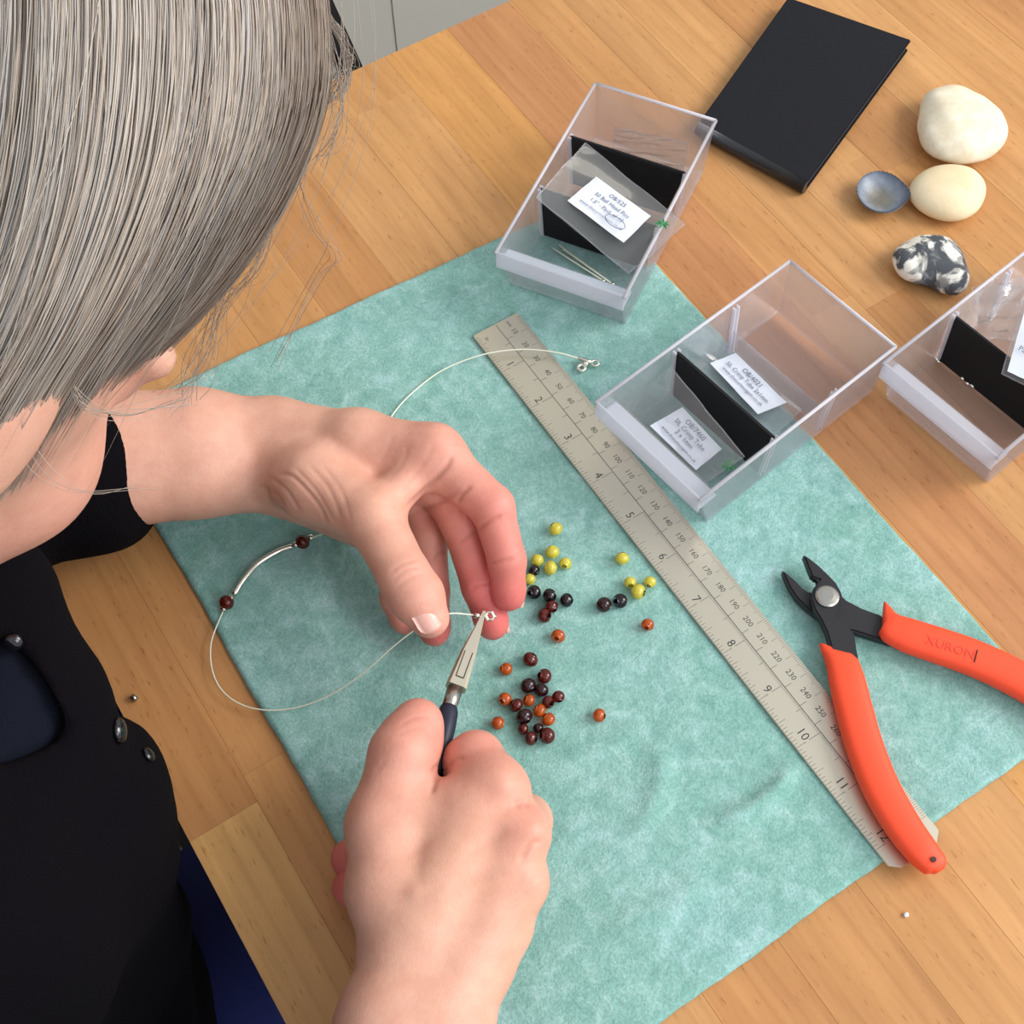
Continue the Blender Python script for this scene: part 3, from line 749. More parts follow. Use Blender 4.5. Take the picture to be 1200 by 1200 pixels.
    par(bx.build('panel_edge', M['hole']))
make_cutters()

# ------------------------------------------------------------------ loose amber beads
def bead_mesh(r, mat, squash, seed):
    n, m = 16, 10; vs = []; hr = .22
    for j in range(m + 1):
        th = -1 + 2 * j / m
        a0 = math.asin(max(-1, min(1, th * .94)))
        for k in range(n):
            a = 2 * math.pi * k / n; vs.append((r * math.cos(a0) * math.cos(a), r * math.cos(a0) * math.sin(a), r * squash * math.sin(a0)))
    fs = [(j * n + k, j * n + (k + 1) % n, (j + 1) * n + (k + 1) % n, (j + 1) * n + k) for j in range(m) for k in range(n)]
    # the drilled hole
    for e, j in ((0, 0), (1, m)):
        b0 = len(vs)
        for k in range(n):
            a = 2 * math.pi * k / n; vs.append((r * .16 * math.cos(a), r * .16 * math.sin(a), vs[j * n][2] * .8))
        fs += [(j * n + k, b0 + k, b0 + (k + 1) % n, j * n + (k + 1) % n) if e else (j * n + (k + 1) % n, b0 + (k + 1) % n, b0 + k, j * n + k) for k in range(n)]
        fs.append(tuple(b0 + k for k in range(n)) if e else tuple(b0 + k for k in range(n))[::-1])
    return MB().add(vs, fs).mesh('bead')
bead_list = [  # zoom coordinates of the photograph's bead area, radius in mm, kind, label
    (322, 210, 2.7, 'yellow', 'clear yellow amber bead, topmost bead above the yellow cluster by the fingers'),
    (308, 307, 2.7, 'yellow', 'clear yellow bead at the top of the cluster beside the fingers'),
    (246, 342, 2.5, 'yellow', 'yellow bead at the left of the cluster beside the fingers, above the black bead'),
    (300, 374, 2.8, 'yellow', 'yellow bead at the bottom of the cluster beside the fingers'),
    (362, 355, 2.4, 'yellow', 'pale yellow bead at the right of the cluster beside the fingers'),
    (214, 422, 2.3, 'yellow', 'yellow bead half hidden by the index finger between two black beads'),
    (597, 333, 2.7, 'yellow', 'single yellow bead above the trio beside the ruler'),
    (630, 434, 2.3, 'yellow', 'left bead of the yellow trio beside the ruler'),
    (712, 432, 2.3, 'yellow', 'right bead of the yellow trio, nearest the ruler'),
    (664, 472, 2.9, 'yellow', 'lowest and largest bead of the yellow trio beside the ruler'),
    (232, 385, 2.3, 'black', 'small black bead touching the yellow cluster by the index finger'),
    (232, 475, 2.7, 'black', 'black bead right beside the index fingertip'),
    (297, 489, 2.7, 'black', 'black bead in the middle of the dark row beside the index fingertip'),
    (367, 508, 2.7, 'black', 'black bead at the right end of the dark row beside the index fingertip'),
    (305, 535, 2.5, 'red', 'dark red bead just under the middle of the black row'),
    (275, 571, 2.7, 'red', 'dark red bead lowest of the group beside the index fingertip'),
    (521, 526, 2.9, 'dark', 'dark cherry bead, left of the dark pair near the yellow trio'),
    (588, 510, 2.8, 'black', 'near-black bead, right of the dark pair near the yellow trio'),
    (332, 655, 2.6, 'orange', 'cognac bead alone between the black row and the lower heap'),
    (702, 608, 2.4, 'orange', 'cognac bead alone under the yellow trio'),
    (502, 983, 2.5, 'orange', 'cognac bead alone at the right of the lower heap'),
    (117, 792, 2.4, 'orange', 'cognac bead alone above left of the lower heap'),
    (83, 1016, 2.4, 'orange', 'cognac bead alone below left of the heap, nearest the right hand'),
    (217, 752, 2.9, 'red', 'dark red bead alone at the top of the lower heap'),
    (275, 822, 2.8, 'red', 'red-brown bead at the upper right of the lower heap'),
    (208, 862, 2.9, 'dark', 'large dark cherry bead, left of the dark pair in the upper heap'),
    (263, 880, 2.6, 'dark', 'dark cherry bead, right of the dark pair in the upper heap'),
    (333, 907, 2.3, 'red', 'small red-brown bead at the far right of the lower heap'),
    (112, 917, 2.5, 'orange', 'bright cognac bead at the left end of the lower heap'),
    (158, 942, 2.6, 'red', 'red bead touching the bright cognac bead at the left of the heap'),
    (211, 922, 2.3, 'orange', 'cognac bead under the dark pair inside the heap'),
    (291, 930, 2.4, 'red', 'dark red bead inside the right side of the heap'),
    (255, 965, 2.5, 'orange', 'cognac bead at the centre of the heap, right of the biggest dark bead'),
    (192, 990, 3.0, 'dark', 'biggest dark cherry bead at the left centre of the heap'),
    (292, 1001, 2.5, 'orange', 'reddish cognac bead at the lower right of the heap'),
    (188, 1041, 2.1, 'red', 'small red bead at the lower left of the heap'),
    (250, 1038, 1.9, 'dark', 'smallest dark bead between the two lowest beads of the heap'),
    (220, 1080, 2.5, 'red', 'red-brown bead, left of the two lowest in the heap'),
    (287, 1069, 2.9, 'red', 'large dark red bead, right of the two lowest in the heap'),
]
for i, (zx, zy, r, kind, lb) in enumerate(bead_list):
    r = r * 1.2 / 1000; sq = random.uniform(.84, .95)
    p = P(560 + zx * .28333, 560 + zy * .28333, MAT_T + r * .9)
    me = bead_mesh(r, None, sq, i)
    tilt = Matrix.Rotation(random.uniform(.9, 1.5), 4, Vector((random.uniform(-1, 1), random.uniform(-1, 1), 0)).normalized())
    me.transform(tilt); zm = min(v.co.z for v in me.vertices)
    o = link('amber_bead', me, M['amber_' + kind], None, True); o.location = (p[0], p[1], CZ(p[0], p[1]) - zm + .0001)
    tag(o, lb, 'bead', 'loose amber beads on the cloth')

# bits lying on the table
p = P(157, 818, .0018); o = MB().tube([p - (.0009, .0005, 0), p + (.0009, .0005, 0)], .0016, 10).build('crimp_cover', M['rivet'], None, True); place(o, p)
tag(o, 'tiny grey metal bead on the bare wood by the cardigan', 'bead')
p = P(1062, 1072, .0008); o = MB().sphere(p, (.0012, .0010, .0008), 8, 6).build('crumb', M['paper'], None, True); place(o, p)
tag(o, 'tiny white speck on the table below the orange grip', 'crumb')
# ------------------------------------------------------------------ the person
class Field:
    """signed distance field on a grid, grown from rounded limbs"""
    def __init__(s, lo, hi, vx):
        s.lo = np.asarray(lo, float); s.vx = vx
        s.n = np.ceil((np.asarray(hi) - s.lo) / vx).astype(int) + 1
        s.ax = [(s.lo[i] + vx * np.arange(s.n[i])).astype(np.float32) for i in range(3)]
        s.F = np.full(s.n, .05, np.float32)
    def window(s, lo, hi):
        i0 = np.maximum(0, np.floor((lo - s.lo) / s.vx).astype(int)); i1 = np.minimum(s.n, np.ceil((hi - s.lo) / s.vx).astype(int) + 1)
        if np.any(i1 <= i0): return None, None
        sl = tuple(slice(a, b) for a, b in zip(i0, i1))
        return sl, (s.ax[0][sl[0]][:, None, None], s.ax[1][sl[1]][None, :, None], s.ax[2][sl[2]][None, None, :])
    def put(s, d, sl, k, sub=False):
        A = s.F[sl]
        if sub:
            d = -d
            h = np.maximum(k - np.abs(A - d), 0) / k if k else 0
            s.F[sl] = np.maximum(A, d) + (h * h * k * .25 if k else 0)
        else:
            h = np.maximum(k - np.abs(A - d), 0) / k if k else 0
            s.F[sl] = np.minimum(A, d) - (h * h * k * .25 if k else 0)
    def cone(s, a, b, ra, rb, k=.004, sub=False):
        a = np.asarray(a, float); b = np.asarray(b, float); m = max(ra, rb) + k + .006
        sl, X = s.window(np.minimum(a, b) - m, np.maximum(a, b) + m)
        if sl is None: return s
        ba = b - a; L2 = float(ba @ ba) + 1e-12
        h = np.clip(((X[0] - a[0]) * ba[0] + (X[1] - a[1]) * ba[1] + (X[2] - a[2]) * ba[2]) / L2, 0, 1)
        d = np.sqrt((X[0] - a[0] - h * ba[0]) ** 2 + (X[1] - a[1] - h * ba[1]) ** 2 + (X[2] - a[2] - h * ba[2]) ** 2) - (ra + h * (rb - ra))
        s.put(d.astype(np.float32), sl, k, sub); return s
    def chain(s, pts, rs, k=.002):
        for i in range(len(pts) - 1): s.cone(pts[i], pts[i + 1], rs[i], rs[i + 1], k)
        return s
    def ell(s, c, r, axes=None, k=.004, sub=False):
        c = np.asarray(c, float); r = np.asarray(r, float); A = np.eye(3) if axes is None else np.asarray(axes, float)
        m = float(r.max()) + k + .006; sl, X = s.window(c - m, c + m)
        if sl is None: return s
        dx, dy, dz = X[0] - c[0], X[1] - c[1], X[2] - c[2]
        q = [(A[i, 0] * dx + A[i, 1] * dy + A[i, 2] * dz) for i in range(3)]
        k0 = np.sqrt(sum((q[i] / r[i]) ** 2 for i in range(3))); k1 = np.sqrt(sum((q[i] / r[i] ** 2) ** 2 for i in range(3))) + 1e-9
        s.put((k0 * (k0 - 1) / k1).astype(np.float32), sl, k, sub); return s
    def copy(s):
        o = object.__new__(Field); o.__dict__ = dict(s.__dict__); o.F = s.F.copy(); return o
    def merge(s, o, k=.0008):
        s.put(o.F, tuple([slice(None)] * 3), k); return s
    def mesh(s):
        g = openvdb.FloatGrid(.05); g.copyFromArray(np.ascontiguousarray(s.F)); p, q = g.convertToQuads(0.0)
        return s.lo + np.asarray(p, float) * s.vx, np.asarray(q)

def vnormals(V, Qd):
    n = np.cross(V[Qd[:, 2]] - V[Qd[:, 0]], V[Qd[:, 3]] - V[Qd[:, 1]]); N = np.zeros_like(V)
    for k in range(4): np.add.at(N, Qd[:, k], n)
    return N / (np.linalg.norm(N, axis=1)[:, None] + 1e-12)

def relax(V, Qd, it=2, lam=.5):
    for _ in range(it):
        S = np.zeros_like(V); c = np.zeros(len(V))
        for k in range(4):
            a, b = Qd[:, k], Qd[:, (k + 1) % 4]
            np.add.at(S, a, V[b]); np.add.at(S, b, V[a]); np.add.at(c, a, 1); np.add.at(c, b, 1)
        V = V + lam * (S / np.maximum(c, 1)[:, None] - V)
    return V

def crease(V, N, lines, bumps=()):
    """press skin folds into / raise knuckles on the side they show on; lines: (points px, depth mm, width px)"""
    x, y = to_px(V); vd = CAM - V; vd /= np.linalg.norm(vd, axis=1)[:, None]; face = np.clip((N * vd).sum(1) * 2.5, 0, 1)
    D = np.zeros(len(V))
    for pts, dep, w in lines:
        p = spline([(a, b, 0) for a, b in pts], 6)[:, :2]; best = np.full(len(V), 1e9); tt = np.zeros(len(V))
        sel = np.where((x > p[:, 0].min() - 4 * w) & (x < p[:, 0].max() + 4 * w) & (y > p[:, 1].min() - 4 * w) & (y < p[:, 1].max() + 4 * w) & (face > 0))[0]
        if not len(sel): continue
        m = len(p) - 1; bs = np.full(len(sel), 1e9); ts = np.zeros(len(sel))
        for i in range(m):
            d = p[i + 1] - p[i]; L = d @ d + 1e-9; h = np.clip(((x[sel] - p[i, 0]) * d[0] + (y[sel] - p[i, 1]) * d[1]) / L, 0, 1)
            e = np.hypot(x[sel] - p[i, 0] - h * d[0], y[sel] - p[i, 1] - h * d[1]); u = e < bs; bs = np.where(u, e, bs); ts = np.where(u, (i + h) / m, ts)
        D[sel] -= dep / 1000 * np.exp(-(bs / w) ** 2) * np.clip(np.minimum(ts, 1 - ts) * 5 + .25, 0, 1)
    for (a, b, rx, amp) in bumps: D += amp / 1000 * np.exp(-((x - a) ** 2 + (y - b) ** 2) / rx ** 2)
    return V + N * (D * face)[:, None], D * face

PALE, PINK, RED = np.array(srgb(216, 166, 144)[:3]), np.array(srgb(216, 138, 124)[:3]), np.array(srgb(206, 92, 92)[:3])
def tint(V, spots, base=PALE):
    c = np.tile(base, (len(V), 1))
    for p, r, col, a in spots:
        w = a * np.exp(-((V - np.asarray(p)) ** 2).sum(1) / r ** 2); c = c * (1 - w[:, None]) + np.asarray(col) * w[:, None]
    return c

def PP(l): return [P(x, y, z / 1000) for x, y, z in l]

# ---- left hand: seen from the thumb side, fingers curling down to the cloth
def left_hand():
    pts_all = PP([(60, 560, 45), (330, 530, 40), (620, 720, 20), (520, 760, 8), (560, 480, 75), (440, 640, 8), (505, 745, 60), (620, 620, 70)])
    lo = np.min(pts_all, 0) - .030; lo[2] = -.004; f = Field(lo, np.max(pts_all, 0) + .030, .00085)
    palm = f.copy()
    elb = P(-40, 565, .055)
    wr = P(322, 534, .040); w1, w2 = P(322, 516, .043), P(325, 552, .036)
    palm.cone(elb + (P(0, 520, .05) - P(0, 545, .05)), P(232, 520, .046), .030, .0235, .007).cone(elb, P(232, 545, .042), .030, .0225, .007)
    palm.cone(P(232, 519, .046), w1, .0235, .0180, .006).cone(P(232, 545, .042), w2, .0225, .0180, .006)
    im, mm, rm, pm = PP([(508, 533, 62), (505, 548, 48), (482, 568, 34), (448, 585, 24)])
    palm.cone(w1, im, .0180, .0128, .006).cone(w1, mm, .016, .0125, .006).cone(w2, rm, .016, .0120, .006).cone(w2, pm, .0155, .0115, .006)
    palm.cone(P(420, 520, .056), P(470, 560, .048), .015, .013, .006)
    cmc, mcp, ip, tip = PP([(372, 566, 53), (437, 606, 61), (474, 676, 60), (503, 724, 53)])
    palm.cone(P(345, 552, .045), cmc, .0165, .0165, .006).cone(cmc, mcp, .0165, .0122, .006)
    palm.cone(P(345, 575, .030), P(425, 612, .030), .013, .0115, .006)          # heel of the hand
    palm.cone(im, mcp, .0085, .0085, .006)                                         # web
    out = palm.copy()
    t = palm.copy(); t.chain([mcp, ip], [.0120, .0105], .004).chain([ip, (ip + tip) / 2 + (0, 0, .0005), tip], [.0105, .0110, .0082], .003); out.merge(t, 0)
    def finger(root, pip, dip, tp, r):
        g = palm.copy(); pip, dip, tp = PP([pip, dip, tp])
        g.cone(root, pip, r[0], r[1], .007).cone(pip, dip, r[1] * .97, r[2], .0025).cone(dip, tp, r[2], r[3], .002)
        g.ell((dip + tp) / 2 * .35 + tp * .65, (r[3] * 1.02,) * 3, None, .002); out.merge(g, 0)
    finger(im, (577, 594, 59), (594, 657, 46), (596, 697, 35), (.0112, .0092, .0080, .0070))
    finger(mm, (541, 613, 44), (563, 688, 32), (577, 731, 22), (.0112, .0090, .0079, .0070))
    finger(rm, (502, 630, 31), (506, 692, 22), (509, 739, 15), (.0105, .0085, .0076, .0068))
    finger(pm, (462, 668, 22), (464, 702, 16), (475, 727, 12), (.0098, .0076, .0068, .0062))
    V, Qd = out.mesh(); V = relax(V, Qd, 2); N = vnormals(V, Qd)
    if ((V - V.mean(0)) * N).sum() < 0: Qd = Qd[:, ::-1]; N = -N
    lines = [([(457, 672), (470, 662), (490, 655)], .35, 2.0), ([(460, 680), (475, 668), (492, 664)], .35, 2.0), ([(463, 690), (480, 678), (497, 672)], .25, 2.0),
             ([(474, 597), (500, 572), (522, 548), (530, 535)], .9, 3.2), ([(478, 604), (512, 590), (540, 575)], .6, 3), ([(536, 590), (541, 580), (552, 569)], .8, 2.6),
             ([(560, 621), (572, 612), (590, 604)], .7, 2.4), ([(573, 661), (588, 657), (605, 654)], .6, 2.2),
             ([(538, 637), (550, 628), (562, 622)], .6, 2.2), ([(552, 690), (562, 686), (574, 684)], .5, 2.0), ([(508, 655), (515, 648), (525, 646)], .5, 2.0),
             ([(327, 555), (345, 560), (372, 590), (384, 615)], .55, 2.6), ([(318, 560), (336, 575), (352, 600)], .5, 2.4), ([(310, 575), (325, 580), (335, 600)], .5, 2.2),
             ([(345, 548), (370, 575), (392, 612)], .35, 2.4), ([(362, 545), (385, 572), (402, 612)], .3, 2.4), ([(378, 545), (400, 575), (412, 612)], .25, 2.4), ([(300, 570), (312, 572), (316, 590)], .4, 2.2),
             ([(455, 560), (470, 545), (480, 520)], .22, 3), ([(470, 575), (495, 545), (508, 520)], .22, 3), ([(443, 545), (455, 525), (462, 505)], .15, 3)]
    V, D = crease(V, N, lines, [(440, 602, 22, .5), (513, 505, 18, .5), (330, 490, 26, .5)])
    C = tint(V, [(tip, .016, PINK, .55), (im, .022, PINK, .55), (P(577, 594, .062), .018, PINK, .9), (P(594, 650, .048), .018, RED, .5), (P(596, 705, .035), .015, RED, .75),
                 (P(575, 725, .024), .018, RED, .9), (P(560, 675, .034), .016, RED, .55), (P(540, 615, .044), .016, RED, .35), (P(510, 742, .017), .014, RED, .85), (P(505, 690, .024), .016, RED, .4), (P(472, 727, .006), .013, RED, .6),
                 (P(510, 590, .04), .016, PINK, .7), (ip, .014, PINK, .3), (mcp, .02, np.array(srgb(226, 172, 148)[:3]), .5)])
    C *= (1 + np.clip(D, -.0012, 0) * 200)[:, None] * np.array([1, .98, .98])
    return V, Qd, C

GRIP = spline([P(526, 829, .0420), P(523, 846, .0432), P(518, 872, .0445), P(513, 900, .0445), P(500, 945, .036), P(492, 990, .030), P(490, 1040, .027)], 6)
GRIP2 = GRIP + np.array([0, 0, -.0085]) * np.linspace(.1, 1.3, len(GRIP))[:, None]
# ---- right hand: back of the hand up, fist closed round the plier handles
def right_hand():
    pts_all = PP([(480, 1330, 40), (520, 820, 60), (640, 1000, 55), (395, 1000, 20), (600, 1180, 20), (440, 850, 10), (650, 950, 60), (480, 830, 65)])
    lo = np.min(pts_all, 0) - .034; lo[2] = -.004; f = Field(lo, np.max(pts_all, 0) + .030, .00085)
    palm = f.copy()
    wl, wq = P(484, 1120, .040), P(545, 1120, .038)
    palm.cone(P(425, 1420, .044), P(462, 1200, .041), .029, .0200, .007).cone(P(505, 1420, .042), P(510, 1200, .039), .030, .0200, .007)
    palm.cone(P(462, 1200, .041), wl, .0200, .0172, .006).cone(P(510, 1200, .039), wq, .0200, .0165, .006)
    im, mm, rm, pm = PP([(580, 928, 56), (607, 978, 54), (606, 1035, 47), (586, 1085, 39)])
    palm.cone(wl, im, .0175, .0118, .006).cone(wq, mm, .0175, .0112, .006).cone(wq, rm, .0165, .0108, .006).cone(wq, pm, .0160, .0105, .006)
    palm.cone(P(500, 1080, .045), P(550, 960, .052), .017, .014, .006)
    cmc, mcp, ip, tip = PP([(460, 1040, 44), (454, 968, 50), (473, 884, 55), (490, 848, 54)])
    palm.cone(wl, cmc, .018, .0165, .006).cone(cmc, mcp, .0165, .0138, .006).cone(mcp, im, .010, .009, .009)
    palm.cone(P(482, 1080, .022), P(452, 1000, .024), .014, .014, .006)            # ball of the thumb, underneath
    palm.cone(mcp, P(500, 960, .05), .013, .012, .006)
    out = palm.copy()
    t = palm.copy(); t.cone(mcp, ip, .0142, .0130, .006).cone(ip, tip, .0130, .0098, .003); t.ell((ip + tip) / 2 + (0, 0, -.001), (.0122, .0122, .0112), None, .003); out.merge(t, 0)
    def finger(root, pts, r):
        g = palm.copy(); q = PP(pts); g.cone(root, q[0], r, r * .93, .006)
        for i in range(len(q) - 1): g.cone(q[i], q[i + 1], r * (.93 - .07 * i), r * (.86 - .07 * i), .0025)
        out.merge(g, 0)
    finger(im, [(558, 889, 50), (520, 905, 34), (490, 925, 28)], .0112)
    finger(mm, [(616, 962, 34), (545, 960, 17), (470, 975, 18)], .0108)
    finger(rm, [(610, 1012, 28), (520, 1000, 13), (411, 1006, 16)], .0100)
    finger(pm, [(596, 1062, 24), (510, 1040, 12), (412, 1040, 15)], .0096)
    for g, rr in ((GRIP, .0044), (GRIP2, .0040)):                               # the fist closes round the grips
        for a, b in zip(g[:-1:2], g[2::2]): out.cone(a, b, rr, rr, .001, True)
    V, Qd = out.mesh(); V = relax(V, Qd, 2); N = vnormals(V, Qd)
    if ((V - V.mean(0)) * N).sum() < 0: Qd = Qd[:, ::-1]; N = -N
    lines = [([(506, 905), (512, 898), (520, 894)], .8, 2.6), ([(505, 930), (512, 912), (522, 900)], 1.0, 3.0), ([(525, 900), (533, 890), (545, 888)], .5, 2.4),
             ([(470, 850), (485, 841), (505, 840)], .3, 2.0), ([(466, 862), (480, 855), (500, 853)], .2, 2.0),
             ([(610, 1010), (622, 990), (634, 985)], .8, 4), ([(602, 945), (612, 940), (620, 945)], .6, 4), ([(612, 1055), (622, 1035), (630, 1025)], .4, 4),
             ([(540, 1010), (575, 985), (596, 970)], .35, 7), ([(530, 1040), (570, 1025), (595, 1020)], .3, 7), ([(440, 905), (452, 890)], .2, 3)]
    V, D = crease(V, N, lines, [(592, 918, 16, .9), (629, 972, 15, 1.2), (626, 1030, 15, .9), (485, 1045, 12, .9), (555, 950, 26, .6), (470, 880, 18, .4)])
    C = tint(V, [(im, .016, PINK, .5), (mm + (0, 0, .01), .016, PINK, .75), (rm + (0, 0, .01), .014, PINK, .4), (ip, .020, PINK, .45), (tip, .016, PINK, .7), (P(558, 885, .055), .018, PINK, .75),
                 (P(398, 1005, .009), .018, RED, .8), (P(400, 1040, .015), .018, RED, .8), (P(470, 960, .06), .022, PINK, .25), (P(560, 1000, .06), .03, np.array(srgb(224, 174, 146)[:3]), .6)])
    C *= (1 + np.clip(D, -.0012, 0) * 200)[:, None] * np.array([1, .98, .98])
    return V, Qd, C

# ---- head, trunk, upper arms
HF = np.array([.585, .26, -.767]); HU = np.array([.77, .11, .63])
HF /= np.linalg.norm(HF); HU -= HF * (HU @ HF); HU /= np.linalg.norm(HU); HS = np.cross(HF, HU)
HC = np.array([-.2405, .080, .239]); HAX = np.array([HF, HS, HU])
def HL(f, s, u): return HC + HF * f + HS * s + HU * u
SH_R, SH_L = np.array([-.40, -.10, .15]), np.array([-.40, .27, .16])
EL_R, EL_L = np.array([-.32, -.345, .040]), P(-40, 565, .055) + np.array([-.07, .035, -.002])
NECK = np.array([-.345, .09, .19]); CHEST = np.array([-.395, .06, .04]); PELV = np.array([-.50, .06, -.26])

def trunk_field(grow, vx, arms=True):
    f = Field((-.66, -.42, -.36), (-.10, .42, .42), vx); g = grow
    f.ell(CHEST + (-.015, 0, .02), np.array([.105, .165, .16]) + g, None, .03)
    f.ell((-.405, .01, -.12), np.array([.125, .17, .17]) + g, None, .05)
    f.cone(SH_R, SH_L, .052 + g, .052 + g, .05).cone(NECK + (-.04, 0, -.02), SH_R, .045 + g, .045 + g, .04).cone(NECK + (-.04, 0, -.02), SH_L, .045 + g, .045 + g, .04)
    f.ell((-.334, -.005, .055), np.array([.066, .07, .075]) + g, None, .03).ell((-.318, .12, .075), np.array([.066, .07, .085]) + g, None, .03)
    if arms:
        f.cone(SH_R, EL_R, .047 + g, .037 + g, .03).cone(SH_L, EL_L, .047 + g, .036 + g, .03)
    return f

def body_core():
    f = trunk_field(0, .0032)
    f.cone(NECK + (-.02, 0, -.03), HL(-.03, 0, -.06), .062, .054, .04)
    f.ell(HL(-.012, 0, .022), (.092, .073, .092), HAX, .02).ell(HL(.042, 0, -.040), (.050, .053, .066), HAX, .03)
    for s in (-1, 1):
        f.cone(HL(.005, .05 * s, -.058), HL(.066, .014 * s, -.098), .015, .014, .02)
        f.ell(HL(.058, .033 * s, -.035), (.025, .025, .025), HAX, .02)
        f.ell(HL(.086, .032 * s, .004), (.014, .017, .010), HAX, .008, True)
        f.ell(HL(.076, .032 * s, .003), (.0125, .0125, .0125), HAX, .002)
        f.cone(HL(.088, .012 * s, .018), HL(.078, .045 * s, .018), .008, .007, .012)
        f.ell(HL(-.020, .074 * s, .012), (.018, .007, .030), HAX, .006)
        f.ell(HL(.101, .010 * s, -.034), (.008, .0075, .007), HAX, .006)
    f.ell(HL(.078, 0, -.096), (.020, .020, .017), HAX, .02)
    f.cone(HL(.088, 0, .008), HL(.110, 0, -.028), .0075, .0095, .010)
    f.ell(HL(.091, 0, -.056), (.009, .021, .006), HAX, .004).ell(HL(.089, 0, -.068), (.009, .018, .0065), HAX, .004)
    V, Qd = f.mesh(); V = relax(V, Qd, 2); N = vnormals(V, Qd)
    if ((V - V.mean(0)) * N).sum() < 0: Qd = Qd[:, ::-1]
    C = tint(V, [(HL(.112, 0, -.03), .022, RED, .7), (HL(.092, 0, -.062), .017, RED, .7), (HL(.06, .04, -.035), .03, PINK, .5), (HL(.06, -.04, -.035), .03, PINK, .5), (HL(.08, 0, -.1), .03, np.array(srgb(228, 160, 138)[:3]), .5)])
    return V, Qd, C

def col_mesh(name, parts, mat, parent):
    Vs, Qs, Cs, n = [], [], [], 0
    for V, Qd, C in parts: Vs.append(V); Qs.append(Qd + n); Cs.append(C); n += len(V)
    V = np.vstack(Vs); Qd = np.vstack(Qs); C = np.vstack(Cs) if Cs[0] is not None else None
    me = bpy.data.meshes.new(name); me.vertices.add(len(V)); me.vertices.foreach_set('co', V.astype(np.float32).ravel())
    me.loops.add(Qd.size); me.loops.foreach_set('vertex_index', Qd.astype(np.int32).ravel())
    me.polygons.add(len(Qd)); me.polygons.foreach_set('loop_start', (np.arange(len(Qd)) * Qd.shape[1]).astype(np.int32))
    me.update(calc_edges=True)
    if C is not None:
        a = me.color_attributes.new('Col', 'FLOAT_COLOR', 'POINT'); a.data.foreach_set('color', np.c_[np.clip(C, 0, 1), np.ones(len(C))].astype(np.float32).ravel())
    me.validate()
    return link(name, me, mat, parent, True)

PERSON = empty('person', (-.45, .06, -.30))
tag(PERSON, 'grey-haired person in black cardigan bending over the table, crimping a necklace with pliers', 'person')
PINV = Matrix.Translation((.45, -.06, .30))
def pp(o, parent=None):
    o.parent = parent or PERSON
    if parent is None: o.matrix_parent_inverse = PINV
    return o
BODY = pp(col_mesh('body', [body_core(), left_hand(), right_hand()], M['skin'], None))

# thumb nail of the left hand and the slivers of nail on index and middle finger
def nail(c, along, across, L, W, curve, mat, name, lift, out=None):
    c, along, across = map(lambda q: np.asarray(q, float), (c, along, across)); along /= np.linalg.norm(along)
    across -= along * (across @ along); across /= np.linalg.norm(across); up = np.cross(along, across)
    if up @ ((CAM - c) if out is None else out) < 0: up = -up
    G = np.zeros((9, 9, 3))
    for i, u in enumerate(np.linspace(-1, 1, 9)):
        for j, v in enumerate(np.linspace(-1, 1, 9)):
            w = W * (1 - .22 * max(0, abs(u) - .55) ** 1.2 * 2.2); ll = L * (1 - .18 * v * v)
            G[i, j] = c + along * (u * ll) + across * (v * w) + up * (lift - curve * v * v - .0006 * u * u)
    b = grid_mb(G); lo = grid_mb(G - up * .0006); n = len(b.v); b.v += lo.v; b.f += [tuple(n + i for i in f[::-1]) for f in lo.f]
    ring = [i * 9 for i in range(9)] + [72 + j for j in range(1, 9)] + [i * 9 + 8 for i in range(7, -1, -1)] + [j for j in range(7, 0, -1)]
    k = len(ring); b.f += [(ring[i], ring[(i + 1) % k], n + ring[(i + 1) % k], n + ring[i]) for i in range(k)]
    o = b.build(name, mat, None, True); o.matrix_parent_inverse = Matrix.Identity(4); o.parent = BODY; o.matrix_parent_inverse = PINV.inverted() @ PINV if False else Matrix.Identity(4)
    return o
NAILS = []
n1 = nail(P(501, 722, .0605), P(512, 741, .056) - P(488, 700, .0640), P(515, 712, .060) - P(487, 731, .060), .0068, .0056, .0026, M['nail'], 'thumbnail', .0013)

for tp, dp in (((596, 697, 35), (594, 657, 46)), ((577, 731, 22), (563, 688, 32))):
    a, b_ = PP([tp, dp]); al = a - b_; al /= np.linalg.norm(al); o_ = RIG[0] * .93 - RIG[2] * .30; o_ = o_ - al * (o_ @ al); o_ /= np.linalg.norm(o_)
    nail(a + o_ * .0062 + al * .0006, al, np.cross(o_, al), .0056, .0044, .0026, M['nail'], 'fingernail', .0006, o_)

